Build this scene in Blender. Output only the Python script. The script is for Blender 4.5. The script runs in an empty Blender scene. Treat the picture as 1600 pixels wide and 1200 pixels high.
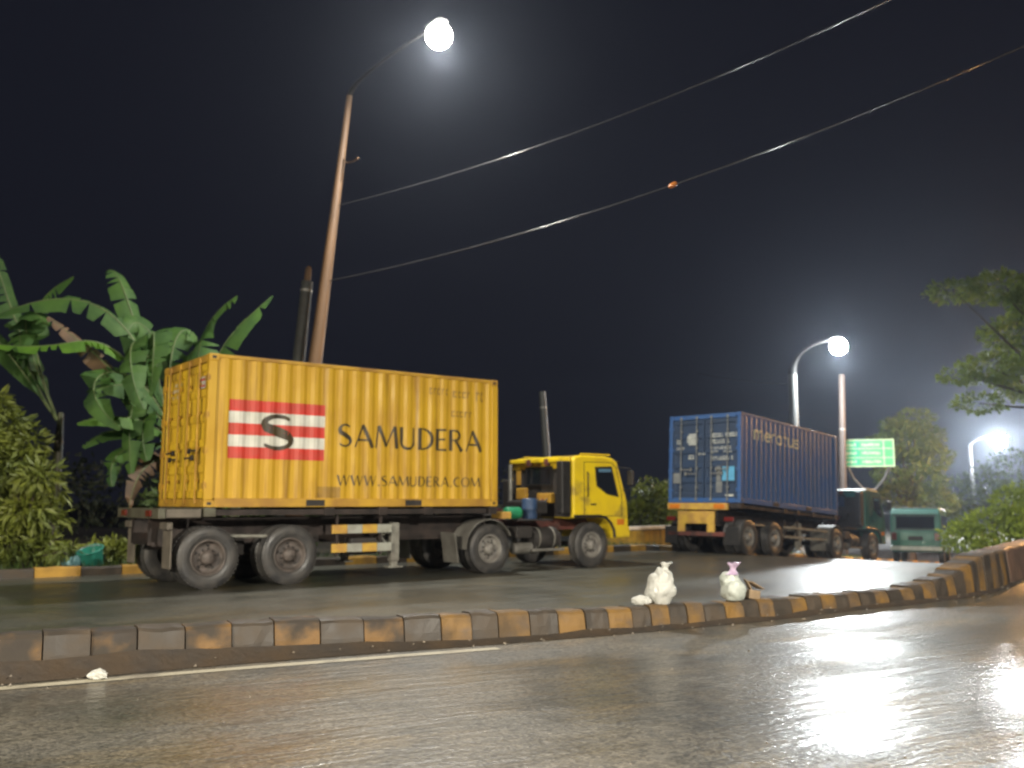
import bpy, bmesh, math, random
from mathutils import Vector, Matrix, noise

sc = bpy.context.scene
R = math.radians
# ------------------------------------------------------------------ camera
CAM_H, PITCH, FPX = 1.43, R(7.25), 1450.0
cam_d = bpy.data.cameras.new('camera')
cam_d.sensor_width = 36.0
cam_d.lens = 36.0 * FPX / 1600.0
cam_d.clip_start, cam_d.clip_end = 0.05, 2000.0
cam_d.dof.use_dof = True
cam_d.dof.focus_distance = 6.0
cam_d.dof.aperture_fstop = 1.65
cam = bpy.data.objects.new('camera', cam_d)
sc.collection.objects.link(cam)
cam.location = (0, 0, CAM_H)
cam.rotation_euler = (math.pi / 2 + PITCH, 0, 0)
sc.camera = cam
# ------------------------------------------------------------------ world: overcast night sky over a town
world = bpy.data.worlds.new('World')
sc.world = world
world.use_nodes = True
wn = world.node_tree
bg = wn.nodes['Background']
bg.inputs['Color'].default_value = (0.55, 0.60, 1.0, 1)
bg.inputs['Strength'].default_value = 0.0017
# ------------------------------------------------------------------ exposure
sc.view_settings.view_transform = 'Standard'
sc.view_settings.look = 'None'
sc.view_settings.gamma = 1.0
sc.view_settings.use_curve_mapping = False
sc.view_settings.exposure = 3.0
sc.cycles.use_denoising = True
sc.cycles.sample_clamp_indirect = 3.0
sc.cycles.sample_clamp_direct = 0.0
sc.cycles.max_bounces = 6
sc.cycles.pixel_filter_type = 'BLACKMAN_HARRIS'
sc.cycles.filter_width = 2.1
# lamps, seen and added: (watts thrown down by the luminaire, radiance of its glass bowl)
LAMP_NEAR, LAMP_FILL = (3100.0, 290.0), (1850.0, 200.0)
LAMP_ONE, LAMP_TWO, LAMP_THREE, LAMP_ORANGE_ADDED = (220.0, 26.0), (420.0, 85.0), (1300.0, 430.0), (150.0, 380.0)
HAZE = 0.00045
rng = random.Random(7)

# ------------------------------------------------------------------ helpers
CP, SP = math.cos(PITCH), math.sin(PITCH)
def at(u, v, Y):                       # point at forward distance Y (metres) seen at photo pixel u, v
    a, b = (u - 800) / FPX, (600 - v) / FPX
    t = Y / (CP - b * SP)
    return Vector((a * t, Y, CAM_H + t * (SP + b * CP)))

X2, Y2, A2, PIT2 = 6.346, 26.18, 0.797, math.atan(0.068)
D2 = (math.cos(A2), math.sin(A2))
def gz(x, y):                          # the road dips gently towards the far end
    s = (x - X2) * D2[0] + (y - Y2) * D2[1]
    s = 0.5 * (s + math.sqrt(s * s + 0.6)) if s < 40 else s
    s = min(s, 30 - 0) if s < 26 else 26 + 4 * (1 - math.exp(-(s - 26) / 4))
    return -0.068 * s

def link(o, parent=None):
    sc.collection.objects.link(o)
    if parent is not None:
        o.parent = parent
    return o

def tag(o, label=None, cat=None, group=None, kind=None):
    if label: o['label'] = label
    if cat: o['category'] = cat
    if group: o['group'] = group
    if kind: o['kind'] = kind
    return o

def empty(name, loc=(0, 0, 0), rot=(0, 0, 0)):
    o = bpy.data.objects.new(name, None)
    o.empty_display_size = 0.2
    sc.collection.objects.link(o)
    o.location = loc
    o.rotation_euler = rot
    return o

def clone(o, parent=None):
    c = o.copy()
    sc.collection.objects.link(c)
    c.parent = parent
    for ch in list(o.children):
        clone(ch, c)
    return c

class MB:
    def __init__(s):
        s.v, s.f, s.sm = [], [], []
    def add(s, vs, fs, smooth=False):
        b = len(s.v)
        s.v += [tuple(p) for p in vs]
        s.f += [tuple(b + i for i in f) for f in fs]
        s.sm += [smooth] * len(fs)
        return s
    def box(s, c, d, rot=None, ch=0.0):
        x, y, z = d[0] / 2, d[1] / 2, d[2] / 2
        if ch <= 0:
            vs = [(i * x, j * y, k * z) for i in (-1, 1) for j in (-1, 1) for k in (-1, 1)]
            fs = [(0, 1, 3, 2), (4, 6, 7, 5), (0, 4, 5, 1), (2, 3, 7, 6), (0, 2, 6, 4), (1, 5, 7, 3)]
        else:
            bm = bmesh.new()
            bmesh.ops.create_cube(bm, size=1.0)
            for v in bm.verts:
                v.co = Vector((v.co.x * d[0], v.co.y * d[1], v.co.z * d[2]))
            bmesh.ops.bevel(bm, geom=list(bm.edges), offset=ch, segments=2, affect='EDGES', profile=0.5)
            bm.verts.index_update()
            vs = [v.co.copy() for v in bm.verts]
            fs = [tuple(v.index for v in f.verts) for f in bm.faces]
            bm.free()
        M = rot if rot is not None else Matrix.Identity(3)
        return s.add([M @ Vector(p) + Vector(c) for p in vs], fs)
    def tube(s, path, rad, n=10, cap=True, smooth=True):
        path = [Vector(p) for p in path]
        if not isinstance(rad, (list, tuple)):
            rad = [rad] * len(path)
        vs, fs = [], []
        up = None
        for i, p in enumerate(path):
            t = (path[min(i + 1, len(path) - 1)] - path[max(i - 1, 0)]).normalized()
            if up is None:
                up = Vector((0, 0, 1)) if abs(t.z) < 0.9 else Vector((1, 0, 0))
            a = t.cross(up).normalized()
            b = a.cross(t).normalized()
            up = b
            for k in range(n):
                q = 2 * math.pi * k / n
                vs.append(p + (a * math.cos(q) + b * math.sin(q)) * rad[i])
        for i in range(len(path) - 1):
            for k in range(n):
                k2 = (k + 1) % n
                fs.append((i * n + k, i * n + k2, (i + 1) * n + k2, (i + 1) * n + k))
        s.add(vs, fs, smooth)
        if cap:
            s.add(vs[:n], [tuple(range(n))[::-1]])
            s.add(vs[-n:], [tuple(range(n))])
        return s
    def lathe(s, prof, c=(0, 0, 0), axis='y', n=32, smooth=True):
        vs, fs = [], []
        for r, h in prof:
            for k in range(n):
                q = 2 * math.pi * k / n
                x, z = r * math.cos(q), r * math.sin(q)
                p = (x, h, z) if axis == 'y' else ((x, z, h) if axis == 'z' else (h, x, z))
                vs.append(Vector(p) + Vector(c))
        m = len(prof)
        for i in range(m - 1):
            for k in range(n):
                k2 = (k + 1) % n
                fs.append((i * n + k, i * n + k2, (i + 1) * n + k2, (i + 1) * n + k))
        return s.add(vs, fs, smooth)
    def prism(s, poly, y0, y1, ch=0.0, segs=2):
        """side outline (x, z) pulled across from y0 to y1"""
        bm = bmesh.new()
        a = [bm.verts.new((x, y0, z)) for x, z in poly]
        b = [bm.verts.new((x, y1, z)) for x, z in poly]
        bm.faces.new(a)
        bm.faces.new(b[::-1])
        n = len(poly)
        for i in range(n):
            j = (i + 1) % n
            bm.faces.new((a[j], a[i], b[i], b[j]))
        bmesh.ops.recalc_face_normals(bm, faces=list(bm.faces))
        if ch > 0:
            es = [e for e in bm.edges if len({round(v.co.y, 5) for v in e.verts}) == 1]
            bmesh.ops.bevel(bm, geom=es, offset=ch, segments=segs, affect='EDGES', profile=0.5)
        bmesh.ops.triangulate(bm, faces=[f for f in bm.faces if len(f.verts) > 4])
        bm.verts.index_update()
        s.add([v.co.copy() for v in bm.verts], [tuple(v.index for v in f.verts) for f in bm.faces])
        bm.free()
        return s
    def build(s, name, m, parent=None, loc=None, rot=None):
        me = bpy.data.meshes.new(name)
        me.from_pydata([tuple(v) for v in s.v], [], s.f)
        me.polygons.foreach_set('use_smooth', s.sm)
        if isinstance(m, (list, tuple)):
            for q in m: me.materials.append(q)
        else:
            me.materials.append(m)
        me.update()
        o = bpy.data.objects.new(name, me)
        link(o, parent)
        if loc is not None: o.location = loc
        if rot is not None: o.rotation_euler = rot
        return o

# ------------------------------------------------------------------ materials
def mat(name, c1, c2=None, scale=3.0, rough=0.6, rough2=None, metal=0.0, bump=0.0, bscale=40.0, stretch=(1, 1, 1),
        lo=0.35, hi=0.65, spec=0.5, detail=5.0, streak=None, trans=0.0, coat=0.0):
    m = bpy.data.materials.new(name)
    m.use_nodes = True
    nt = m.node_tree
    N, L = nt.nodes, nt.links
    p = N['Principled BSDF']
    p.inputs['Metallic'].default_value = metal
    p.inputs['Roughness'].default_value = rough
    p.inputs['Specular IOR Level'].default_value = spec
    p.inputs['Coat Weight'].default_value = coat
    p.inputs['Base Color'].default_value = (*c1, 1)
    tc = N.new('ShaderNodeTexCoord')
    mp = N.new('ShaderNodeMapping')
    mp.inputs['Scale'].default_value = stretch
    L.new(tc.outputs['Object'], mp.inputs['Vector'])
    if c2 is not None:
        nz = N.new('ShaderNodeTexNoise')
        nz.inputs['Scale'].default_value = scale
        nz.inputs['Detail'].default_value = detail
        L.new(mp.outputs['Vector'], nz.inputs['Vector'])
        rp = N.new('ShaderNodeMapRange')
        rp.inputs['From Min'].default_value, rp.inputs['From Max'].default_value = lo, hi
        L.new(nz.outputs['Fac'], rp.inputs['Value'])
        mx = N.new('ShaderNodeMix'); mx.data_type = 'RGBA'
        mx.inputs[6].default_value = (*c1, 1); mx.inputs[7].default_value = (*c2, 1)
        L.new(rp.outputs['Result'], mx.inputs[0])
        out = mx.outputs[2]
        if streak is not None:            # long run-off stains
            m2 = N.new('ShaderNodeMapping'); m2.inputs['Scale'].default_value = streak[1]
            L.new(tc.outputs['Object'], m2.inputs['Vector'])
            n2 = N.new('ShaderNodeTexNoise'); n2.inputs['Scale'].default_value = 1.0; n2.inputs['Detail'].default_value = 6
            L.new(m2.outputs['Vector'], n2.inputs['Vector'])
            r2 = N.new('ShaderNodeMapRange')
            r2.inputs['From Min'].default_value, r2.inputs['From Max'].default_value = streak[2], streak[3]
            L.new(n2.outputs['Fac'], r2.inputs['Value'])
            m3 = N.new('ShaderNodeMix'); m3.data_type = 'RGBA'
            L.new(r2.outputs['Result'], m3.inputs[0]); L.new(out, m3.inputs[6])
            m3.inputs[7].default_value = (*streak[0], 1)
            out = m3.outputs[2]
        L.new(out, p.inputs['Base Color'])
        if rough2 is not None:
            rr = N.new('ShaderNodeMapRange')
            rr.inputs['To Min'].default_value, rr.inputs['To Max'].default_value = rough, rough2
            L.new(rp.outputs['Result'], rr.inputs['Value'])
            L.new(rr.outputs['Result'], p.inputs['Roughness'])
    if bump > 0:
        bn = N.new('ShaderNodeTexNoise')
        bn.inputs['Scale'].default_value = bscale; bn.inputs['Detail'].default_value = 4
        L.new(mp.outputs['Vector'], bn.inputs['Vector'])
        bp = N.new('ShaderNodeBump'); bp.inputs['Strength'].default_value = bump; bp.inputs['Distance'].default_value = 0.02
        L.new(bn.outputs['Fac'], bp.inputs['Height'])
        L.new(bp.outputs['Normal'], p.inputs['Normal'])
    if trans > 0:
        tr = N.new('ShaderNodeBsdfTranslucent')
        if c2 is not None: L.new(out, tr.inputs['Color'])
        else: tr.inputs['Color'].default_value = (*c1, 1)
        ms = N.new('ShaderNodeMixShader'); ms.inputs[0].default_value = trans
        L.new(p.outputs[0], ms.inputs[1]); L.new(tr.outputs[0], ms.inputs[2])
        L.new(ms.outputs[0], N['Material Output'].inputs['Surface'])
    return m

def glow(name, col, strength):
    m = bpy.data.materials.new(name)
    m.use_nodes = True
    nt = m.node_tree
    nt.nodes.remove(nt.nodes['Principled BSDF'])
    e = nt.nodes.new('ShaderNodeEmission')
    e.inputs['Color'].default_value = (*col, 1); e.inputs['Strength'].default_value = strength
    nt.links.new(e.outputs[0], nt.nodes['Material Output'].inputs['Surface'])
    return m

def wet_asphalt(name, c1, c2, dry, wet, ax):
    """asphalt under a film of rain water: pools lie smooth, the crown of the wheel tracks stays grainy"""
    m = bpy.data.materials.new(name); m.use_nodes = True
    nt = m.node_tree; N, L = nt.nodes, nt.links
    p = N['Principled BSDF']
    tc = N.new('ShaderNodeTexCoord')
    mp = N.new('ShaderNodeMapping'); mp.inputs['Rotation'].default_value = (0, 0, -ax)
    L.new(tc.outputs['Object'], mp.inputs['Vector'])
    st = N.new('ShaderNodeMapping'); st.inputs['Scale'].default_value = (0.10, 0.75, 1)      # bands along the road
    L.new(mp.outputs['Vector'], st.inputs['Vector'])
    n1 = N.new('ShaderNodeTexNoise'); n1.inputs['Scale'].default_value = 1.0; n1.inputs['Detail'].default_value = 6; n1.inputs['Roughness'].default_value = 0.62
    L.new(st.outputs['Vector'], n1.inputs['Vector'])
    n2 = N.new('ShaderNodeTexNoise'); n2.inputs['Scale'].default_value = 0.55; n2.inputs['Detail'].default_value = 8; n2.inputs['Roughness'].default_value = 0.6
    L.new(mp.outputs['Vector'], n2.inputs['Vector'])
    ad = N.new('ShaderNodeMath'); ad.operation = 'ADD'
    L.new(n1.outputs['Fac'], ad.inputs[0]); L.new(n2.outputs['Fac'], ad.inputs[1])
    pool = N.new('ShaderNodeMapRange'); pool.interpolation_type = 'SMOOTHSTEP'
    pool.inputs['From Min'].default_value, pool.inputs['From Max'].default_value = 0.86, 1.16
    L.new(ad.outputs[0], pool.inputs['Value'])
    rg = N.new('ShaderNodeMapRange'); rg.inputs['To Min'].default_value, rg.inputs['To Max'].default_value = wet, dry
    L.new(pool.outputs['Result'], rg.inputs['Value']); L.new(rg.outputs['Result'], p.inputs['Roughness'])
    fm = N.new('ShaderNodeMapRange'); fm.inputs['To Min'].default_value, fm.inputs['To Max'].default_value = .75, .10
    L.new(pool.outputs['Result'], fm.inputs['Value']); L.new(fm.outputs['Result'], p.inputs['Coat Weight'])
    p.inputs['Coat Roughness'].default_value = .21; p.inputs['Coat IOR'].default_value = 1.33
    # colour: patched, oil-stained asphalt with mud washed over it
    n3 = N.new('ShaderNodeTexNoise'); n3.inputs['Scale'].default_value = 0.8; n3.inputs['Detail'].default_value = 9; n3.inputs['Roughness'].default_value = 0.7
    L.new(mp.outputs['Vector'], n3.inputs['Vector'])
    r3 = N.new('ShaderNodeMapRange'); r3.inputs['From Min'].default_value, r3.inputs['From Max'].default_value = 0.36, 0.64
    L.new(n3.outputs['Fac'], r3.inputs['Value'])
    n4 = N.new('ShaderNodeTexNoise'); n4.inputs['Scale'].default_value = 55; n4.inputs['Detail'].default_value = 3
    L.new(mp.outputs['Vector'], n4.inputs['Vector'])
    r4 = N.new('ShaderNodeMapRange'); r4.inputs['From Min'].default_value, r4.inputs['From Max'].default_value = 0.3, 0.7
    r4.inputs['To Min'].default_value, r4.inputs['To Max'].default_value = 0.6, 1.5
    L.new(n4.outputs['Fac'], r4.inputs['Value'])
    mx = N.new('ShaderNodeMix'); mx.data_type = 'RGBA'
    mx.inputs[6].default_value = (*c1, 1); mx.inputs[7].default_value = (*c2, 1)
    L.new(r3.outputs['Result'], mx.inputs[0])
    # ochre mud washed across in patches, darker repair patches, stones in the asphalt
    n5 = N.new('ShaderNodeTexNoise'); n5.inputs['Scale'].default_value = 0.9; n5.inputs['Detail'].default_value = 7; n5.inputs['Roughness'].default_value = .65
    m5 = N.new('ShaderNodeMapping'); m5.inputs['Scale'].default_value = (.45, 1.2, 1); m5.inputs['Location'].default_value = (3.7, 1.9, 0)
    L.new(mp.outputs['Vector'], m5.inputs['Vector']); L.new(m5.outputs['Vector'], n5.inputs['Vector'])
    r5 = N.new('ShaderNodeMapRange'); r5.inputs['From Min'].default_value, r5.inputs['From Max'].default_value = .52, .68
    r5.inputs['To Max'].default_value = .75
    L.new(n5.outputs['Fac'], r5.inputs['Value'])
    mm = N.new('ShaderNodeMix'); mm.data_type = 'RGBA'; mm.inputs[7].default_value = (c1[0] * 1.25, c1[1] * 1.02, c1[2] * .62, 1)
    L.new(r5.outputs['Result'], mm.inputs[0]); L.new(mx.outputs[2], mm.inputs[6])
    vo = N.new('ShaderNodeTexVoronoi'); vo.inputs['Scale'].default_value = 42
    L.new(mp.outputs['Vector'], vo.inputs['Vector'])
    rv = N.new('ShaderNodeMapRange'); rv.inputs['From Min'].default_value, rv.inputs['From Max'].default_value = .0, 1.0
    rv.inputs['To Min'].default_value, rv.inputs['To Max'].default_value = .55, 1.7
    sx_ = N.new('ShaderNodeSeparateColor'); L.new(vo.outputs['Color'], sx_.inputs[0]); L.new(sx_.outputs[0], rv.inputs['Value'])
    m6 = N.new('ShaderNodeVectorMath'); m6.operation = 'SCALE'
    L.new(mm.outputs[2], m6.inputs[0]); L.new(rv.outputs['Result'], m6.inputs['Scale'])
    mu = N.new('ShaderNodeVectorMath'); mu.operation = 'SCALE'
    L.new(m6.outputs[0], mu.inputs[0]); L.new(r4.outputs['Result'], mu.inputs['Scale'])
    L.new(mu.outputs[0], p.inputs['Base Color'])
    # relief: aggregate + long undulations left by traffic
    b1 = N.new('ShaderNodeTexNoise'); b1.inputs['Scale'].default_value = 20; b1.inputs['Detail'].default_value = 6
    L.new(mp.outputs['Vector'], b1.inputs['Vector'])
    bs = N.new('ShaderNodeMath'); bs.operation = 'MULTIPLY_ADD'
    L.new(pool.outputs['Result'], bs.inputs[0]); bs.inputs[1].default_value = 0.35; bs.inputs[2].default_value = 0.40
    bp = N.new('ShaderNodeBump'); bp.inputs['Distance'].default_value = 0.012
    L.new(bs.outputs[0], bp.inputs['Strength']); L.new(b1.outputs['Fac'], bp.inputs['Height'])
    b2 = N.new('ShaderNodeTexNoise'); b2.inputs['Scale'].default_value = 1.0; b2.inputs['Detail'].default_value = 3
    sb = N.new('ShaderNodeMapping'); sb.inputs['Scale'].default_value = (1.6, 9.0, 1)
    L.new(mp.outputs['Vector'], sb.inputs['Vector']); L.new(sb.outputs['Vector'], b2.inputs['Vector'])
    bq = N.new('ShaderNodeBump'); bq.inputs['Distance'].default_value = 0.03; bq.inputs['Strength'].default_value = 0.5
    L.new(b2.outputs['Fac'], bq.inputs['Height']); L.new(bp.outputs['Normal'], bq.inputs['Normal'])
    L.new(bq.outputs['Normal'], p.inputs['Normal']); L.new(bq.outputs['Normal'], p.inputs['Coat Normal'])
    return m

M = {}
M['yellow'] = mat('container_yellow', (0.60, 0.365, 0.020), (0.52, 0.300, 0.018), 1.3, 0.42, 0.6, streak=((0.26, 0.13, 0.03), (7, 7, 0.5), 0.52, 0.78))
M['yellow_door'] = mat('door_yellow', (0.80, 0.53, 0.03), (0.68, 0.43, 0.028), 2.2, 0.45, 0.65, streak=((0.12, 0.06, 0.02), (5, 5, 0.6), 0.55, 0.78))
M['yellow_rail'] = mat('rail_yellow', (0.56, 0.33, 0.03), (0.34, 0.18, 0.03), 2.0, 0.55)
M['cab_yellow'] = mat('cab_yellow', (0.76, 0.56, 0.014), (0.66, 0.47, 0.018), 2.5, 0.3, 0.45, coat=0.2, streak=((0.20, 0.14, 0.05), (1.6, 1.6, 2.4), 0.54, 0.72))
M['red'] = mat('emblem_red', (0.62, 0.045, 0.03), (0.5, 0.06, 0.04), 4, 0.5)
M['white'] = mat('emblem_white', (0.68, 0.68, 0.62), (0.55, 0.55, 0.48), 4, 0.5)
M['black_paint'] = mat('letter_black', (0.035, 0.028, 0.018), (0.07, 0.05, 0.02), 5, 0.5)
M['faded_paint'] = mat('letter_faded', (0.26, 0.15, 0.03), (0.36, 0.21, 0.03), 6, 0.6)
M['blue'] = mat('container_blue', (0.034, 0.10, 0.28), (0.036, 0.095, 0.235), 1.5, 0.38, 0.55, streak=((0.06, 0.06, 0.07), (6, 6, 0.5), 0.6, 0.85))
M['blue_door'] = mat('door_blue', (0.024, 0.048, 0.100), (0.020, 0.037, 0.072), 2.0, 0.5, 0.65, streak=((0.08, 0.085, 0.09), (5, 5, 0.6), 0.62, 0.9))
M['cream'] = mat('letter_cream', (0.62, 0.60, 0.40), (0.5, 0.48, 0.34), 5, 0.5)
M['pale'] = mat('letter_pale', (0.6, 0.62, 0.55), (0.42, 0.44, 0.42), 6, 0.5)
M['sky_blue'] = mat('sticker_sky_blue', (0.12, 0.40, 0.62), (0.10, 0.34, 0.54), 6, 0.4)
M['dull_grey'] = mat('patch_grey', (0.20, 0.21, 0.20), (0.14, 0.15, 0.16), 4, 0.6)
M['frame'] = mat('frame_rust_brown', (0.035, 0.023, 0.019), (0.015, 0.012, 0.011), 4, 0.6, 0.8, bump=0.2)
M['frame_red'] = mat('frame_red_oxide', (0.14, 0.04, 0.03), (0.06, 0.03, 0.025), 4, 0.6)
M['frame_green'] = mat('frame_green_grey', (0.10, 0.10, 0.07), (0.06, 0.05, 0.035), 3, 0.6)
M['dark'] = mat('dark_steel', (0.018, 0.017, 0.016), (0.035, 0.03, 0.028), 5, 0.55, 0.75)
M['steel'] = mat('galvanised_steel', (0.30, 0.30, 0.28), (0.20, 0.20, 0.19), 4, 0.45, 0.6, metal=0.6)
M['leg_grey'] = mat('leg_grey_paint', (0.24, 0.24, 0.21), (0.15, 0.14, 0.12), 5, 0.6)
M['guard_grey'] = mat('mudguard_grey', (0.17, 0.165, 0.15), (0.09, 0.085, 0.075), 3, 0.6, bump=0.1)
M['tyre'] = mat('tyre_rubber', (0.032, 0.032, 0.034), (0.062, 0.058, 0.054), 5, 0.36, 0.58, bump=0.1, bscale=60)
M['rim_dirty'] = mat('rim_rusty', (0.115, 0.095, 0.085), (0.05, 0.042, 0.038), 6, 0.6)
M['rim_grey'] = mat('rim_grey', (0.24, 0.23, 0.21), (0.12, 0.11, 0.10), 6, 0.5)
M['flap'] = mat('mud_flap_beige', (0.15, 0.13, 0.105), (0.09, 0.08, 0.065), 4, 0.7)
M['glass'] = mat('dark_glass', (0.01, 0.013, 0.018), rough=0.06, spec=0.8)
M['glass_blue'] = mat('tinted_band', (0.10, 0.20, 0.30), rough=0.1, spec=0.8)
M['rubber'] = mat('black_rubber', (0.012, 0.012, 0.012), (0.022, 0.02, 0.02), 8, 0.5)
M['tank_green'] = mat('tank_green', (0.02, 0.22, 0.10), (0.015, 0.15, 0.07), 4, 0.45)
M['drum_blue'] = mat('drum_blue', (0.03, 0.06, 0.13), (0.02, 0.04, 0.08), 4, 0.4)
M['board_yellow'] = mat('board_yellow', (0.55, 0.35, 0.05), (0.42, 0.24, 0.06), 5, 0.6)
M['board_white'] = mat('board_white', (0.34, 0.35, 0.31), (0.26, 0.26, 0.22), 5, 0.6)
M['lamp_red'] = mat('tail_lamp_red', (0.12, 0.012, 0.01), rough=0.3)
M['lamp_orange'] = mat('marker_orange', (0.55, 0.17, 0.02), rough=0.25)
M['cab_green'] = mat('cab_dark_green', (0.022, 0.13, 0.105), (0.016, 0.09, 0.075), 2, 0.3, 0.45, coat=0.3)
M['bus_green'] = mat('bus_green', (0.035, 0.17, 0.125), (0.025, 0.12, 0.09), 2, 0.35, 0.5, coat=0.2)
M['kerb_bright'] = mat('kerb_bright_yellow', (0.36, 0.20, 0.02), (0.20, 0.11, 0.02), 2.5, 0.65, 0.8, bump=0.1, bscale=22)
M['kerb_yellow'] = mat('kerb_yellow', (0.150, 0.080, 0.015), (0.065, 0.040, 0.017), 3.2, 0.65, 0.8, lo=0.40, hi=0.64, bump=0.12, bscale=22, streak=((0.07, 0.048, 0.03), (2.5, 2.5, 4.0), 0.48, 0.66))
M['kerb_worn'] = mat('kerb_worn_yellow', (0.125, 0.064, 0.013), (0.030, 0.023, 0.016), 2.6, 0.65, 0.8, lo=0.38, hi=0.56, bump=0.15, bscale=22, streak=((0.026, 0.020, 0.015), (3, 3, 5.0), 0.46, 0.60))
M['kerb_black'] = mat('kerb_black', (0.028, 0.022, 0.016), (0.052, 0.037, 0.023), 3.5, 0.55, 0.75, lo=0.40, hi=0.68, bump=0.12, bscale=22)
M['wall_brown'] = mat('barrier_brown', (0.14, 0.083, 0.055), (0.085, 0.055, 0.04), 2.0, 0.45, 0.65, bump=0.15, bscale=20, streak=((0.06, 0.04, 0.03), (5, 5, 0.8), 0.5, 0.75))
M['mud'] = mat('wet_mud', (0.05, 0.036, 0.024), (0.024, 0.019, 0.015), 2.5, 0.45, 0.75, bump=0.5, bscale=14)
M['line'] = mat('lane_paint', (0.36, 0.33, 0.25), (0.13, 0.11, 0.085), 2.2, 0.5, 0.6, lo=0.56, hi=0.76, detail=9)
M['soil'] = mat('soil', (0.045, 0.035, 0.022), (0.022, 0.022, 0.014), 1.5, 0.8, bump=0.5, bscale=10)
M['grass'] = mat('grass_blades', (0.06, 0.105, 0.02), (0.03, 0.06, 0.015), 1.2, 0.5, trans=0.3)
M['banana'] = mat('banana_leaf', (0.085, 0.185, 0.035), (0.045, 0.11, 0.03), 2.0, 0.62, 0.75, trans=0.4)
M['banana_bright'] = mat('banana_leaf_bright', (0.14, 0.30, 0.03), (0.09, 0.21, 0.03), 2.0, 0.55, 0.7, trans=0.45)
M['banana_dry'] = mat('banana_leaf_dry', (0.16, 0.095, 0.05), (0.09, 0.06, 0.035), 4, 0.7, trans=0.15)
M['banana_rib'] = mat('banana_rib', (0.13, 0.17, 0.06), (0.09, 0.13, 0.05), 4, 0.5)
M['banana_stem'] = mat('banana_stem', (0.07, 0.085, 0.035), (0.06, 0.04, 0.025), 2.5, 0.5, stretch=(3, 3, 0.5))
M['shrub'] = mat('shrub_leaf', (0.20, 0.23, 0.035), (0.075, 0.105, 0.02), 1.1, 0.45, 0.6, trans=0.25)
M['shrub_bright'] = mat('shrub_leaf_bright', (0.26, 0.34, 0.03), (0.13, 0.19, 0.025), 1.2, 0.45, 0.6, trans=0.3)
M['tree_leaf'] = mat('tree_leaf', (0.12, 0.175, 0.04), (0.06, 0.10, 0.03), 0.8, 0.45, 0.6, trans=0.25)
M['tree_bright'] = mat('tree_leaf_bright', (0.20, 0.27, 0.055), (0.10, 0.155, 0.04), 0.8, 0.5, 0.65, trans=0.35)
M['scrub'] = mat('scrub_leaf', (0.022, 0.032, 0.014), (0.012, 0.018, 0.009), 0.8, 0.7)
M['stones'] = mat('stones', (0.22, 0.19, 0.15), (0.10, 0.085, 0.07), 9, 0.5)
M['bark'] = mat('bark', (0.06, 0.045, 0.032), (0.03, 0.024, 0.018), 5, 0.85, bump=0.5, bscale=12, stretch=(1, 1, 0.3))
M['pole_rust'] = mat('pole_brown', (0.135, 0.072, 0.030), (0.07, 0.04, 0.02), 2.5, 0.6, 0.7, stretch=(1, 1, 0.25))
M['pole_brown_dull'] = mat('pole_brown_dull', (0.05, 0.033, 0.025), (0.033, 0.023, 0.018), 2.5, 0.7, stretch=(1, 1, .25))
M['pole_grey'] = mat('pole_grey', (0.042, 0.044, 0.043), (0.03, 0.032, 0.031), 3, 0.5, 0.6, stretch=(1, 1, 0.3))
M['arm_dark'] = mat('arm_dark_paint', (0.014, 0.014, 0.014), (0.010, 0.010, 0.010), 4, 0.85, spec=.2)
M['pole_dark'] = mat('pole_dark', (0.05, 0.055, 0.052), (0.03, 0.03, 0.03), 3, 0.7)
M['housing'] = mat('lamp_housing', (0.16, 0.16, 0.155), (0.11, 0.11, 0.11), 4, 0.5)
M['cable'] = mat('cable_sheath', (0.045, 0.045, 0.05), (0.02, 0.02, 0.022), 20, 0.25)
M['bag_white'] = mat('bag_white', (0.66, 0.67, 0.64), (0.52, 0.52, 0.48), 5, 0.3, 0.45, trans=0.35)
M['bag_mint'] = mat('bag_pale_green', (0.52, 0.56, 0.52), (0.38, 0.41, 0.37), 5, 0.4, 0.5, trans=0.2)
M['bag_purple'] = mat('bag_lilac', (0.42, 0.30, 0.46), (0.52, 0.42, 0.54), 5, 0.4, trans=0.2)
M['cardboard'] = mat('cardboard', (0.24, 0.17, 0.10), (0.17, 0.12, 0.07), 5, 0.8)
M['teal'] = mat('teal_plastic', (0.03, 0.22, 0.17), (0.025, 0.17, 0.13), 4, 0.3)
M['cyan_bag'] = mat('pale_blue_plastic', (0.22, 0.44, 0.50), (0.16, 0.34, 0.40), 6, 0.35, trans=0.2)
M['sign_green'] = mat('sign_green', (0.05, 0.25, 0.11), (0.06, 0.28, 0.13), 3, 0.35)
M['sign_dark'] = mat('sign_deep_green', (0.015, 0.26, 0.13), (0.02, 0.3, 0.15), 3, 0.35)
M['sign_white'] = mat('sign_pale', (0.36, 0.45, 0.32), (0.30, 0.40, 0.27), 3, 0.35)
M['low_wall'] = mat('low_wall_yellow', (0.48, 0.33, 0.04), (0.30, 0.22, 0.04), 2.5, 0.6, streak=((0.10, 0.09, 0.04), (5, 5, 0.7), 0.5, 0.75))
M['coping'] = mat('coping_white', (0.80, 0.76, 0.66), (0.70, 0.64, 0.52), 3, 0.6)
M['near_road'] = wet_asphalt('near_asphalt', (0.088, 0.079, 0.062), (0.043, 0.042, 0.036), 0.56, 0.36, R(29))
M['far_road'] = wet_asphalt('far_asphalt', (0.050, 0.050, 0.040), (0.035, 0.038, 0.031), 0.55, 0.40, R(37))

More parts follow.
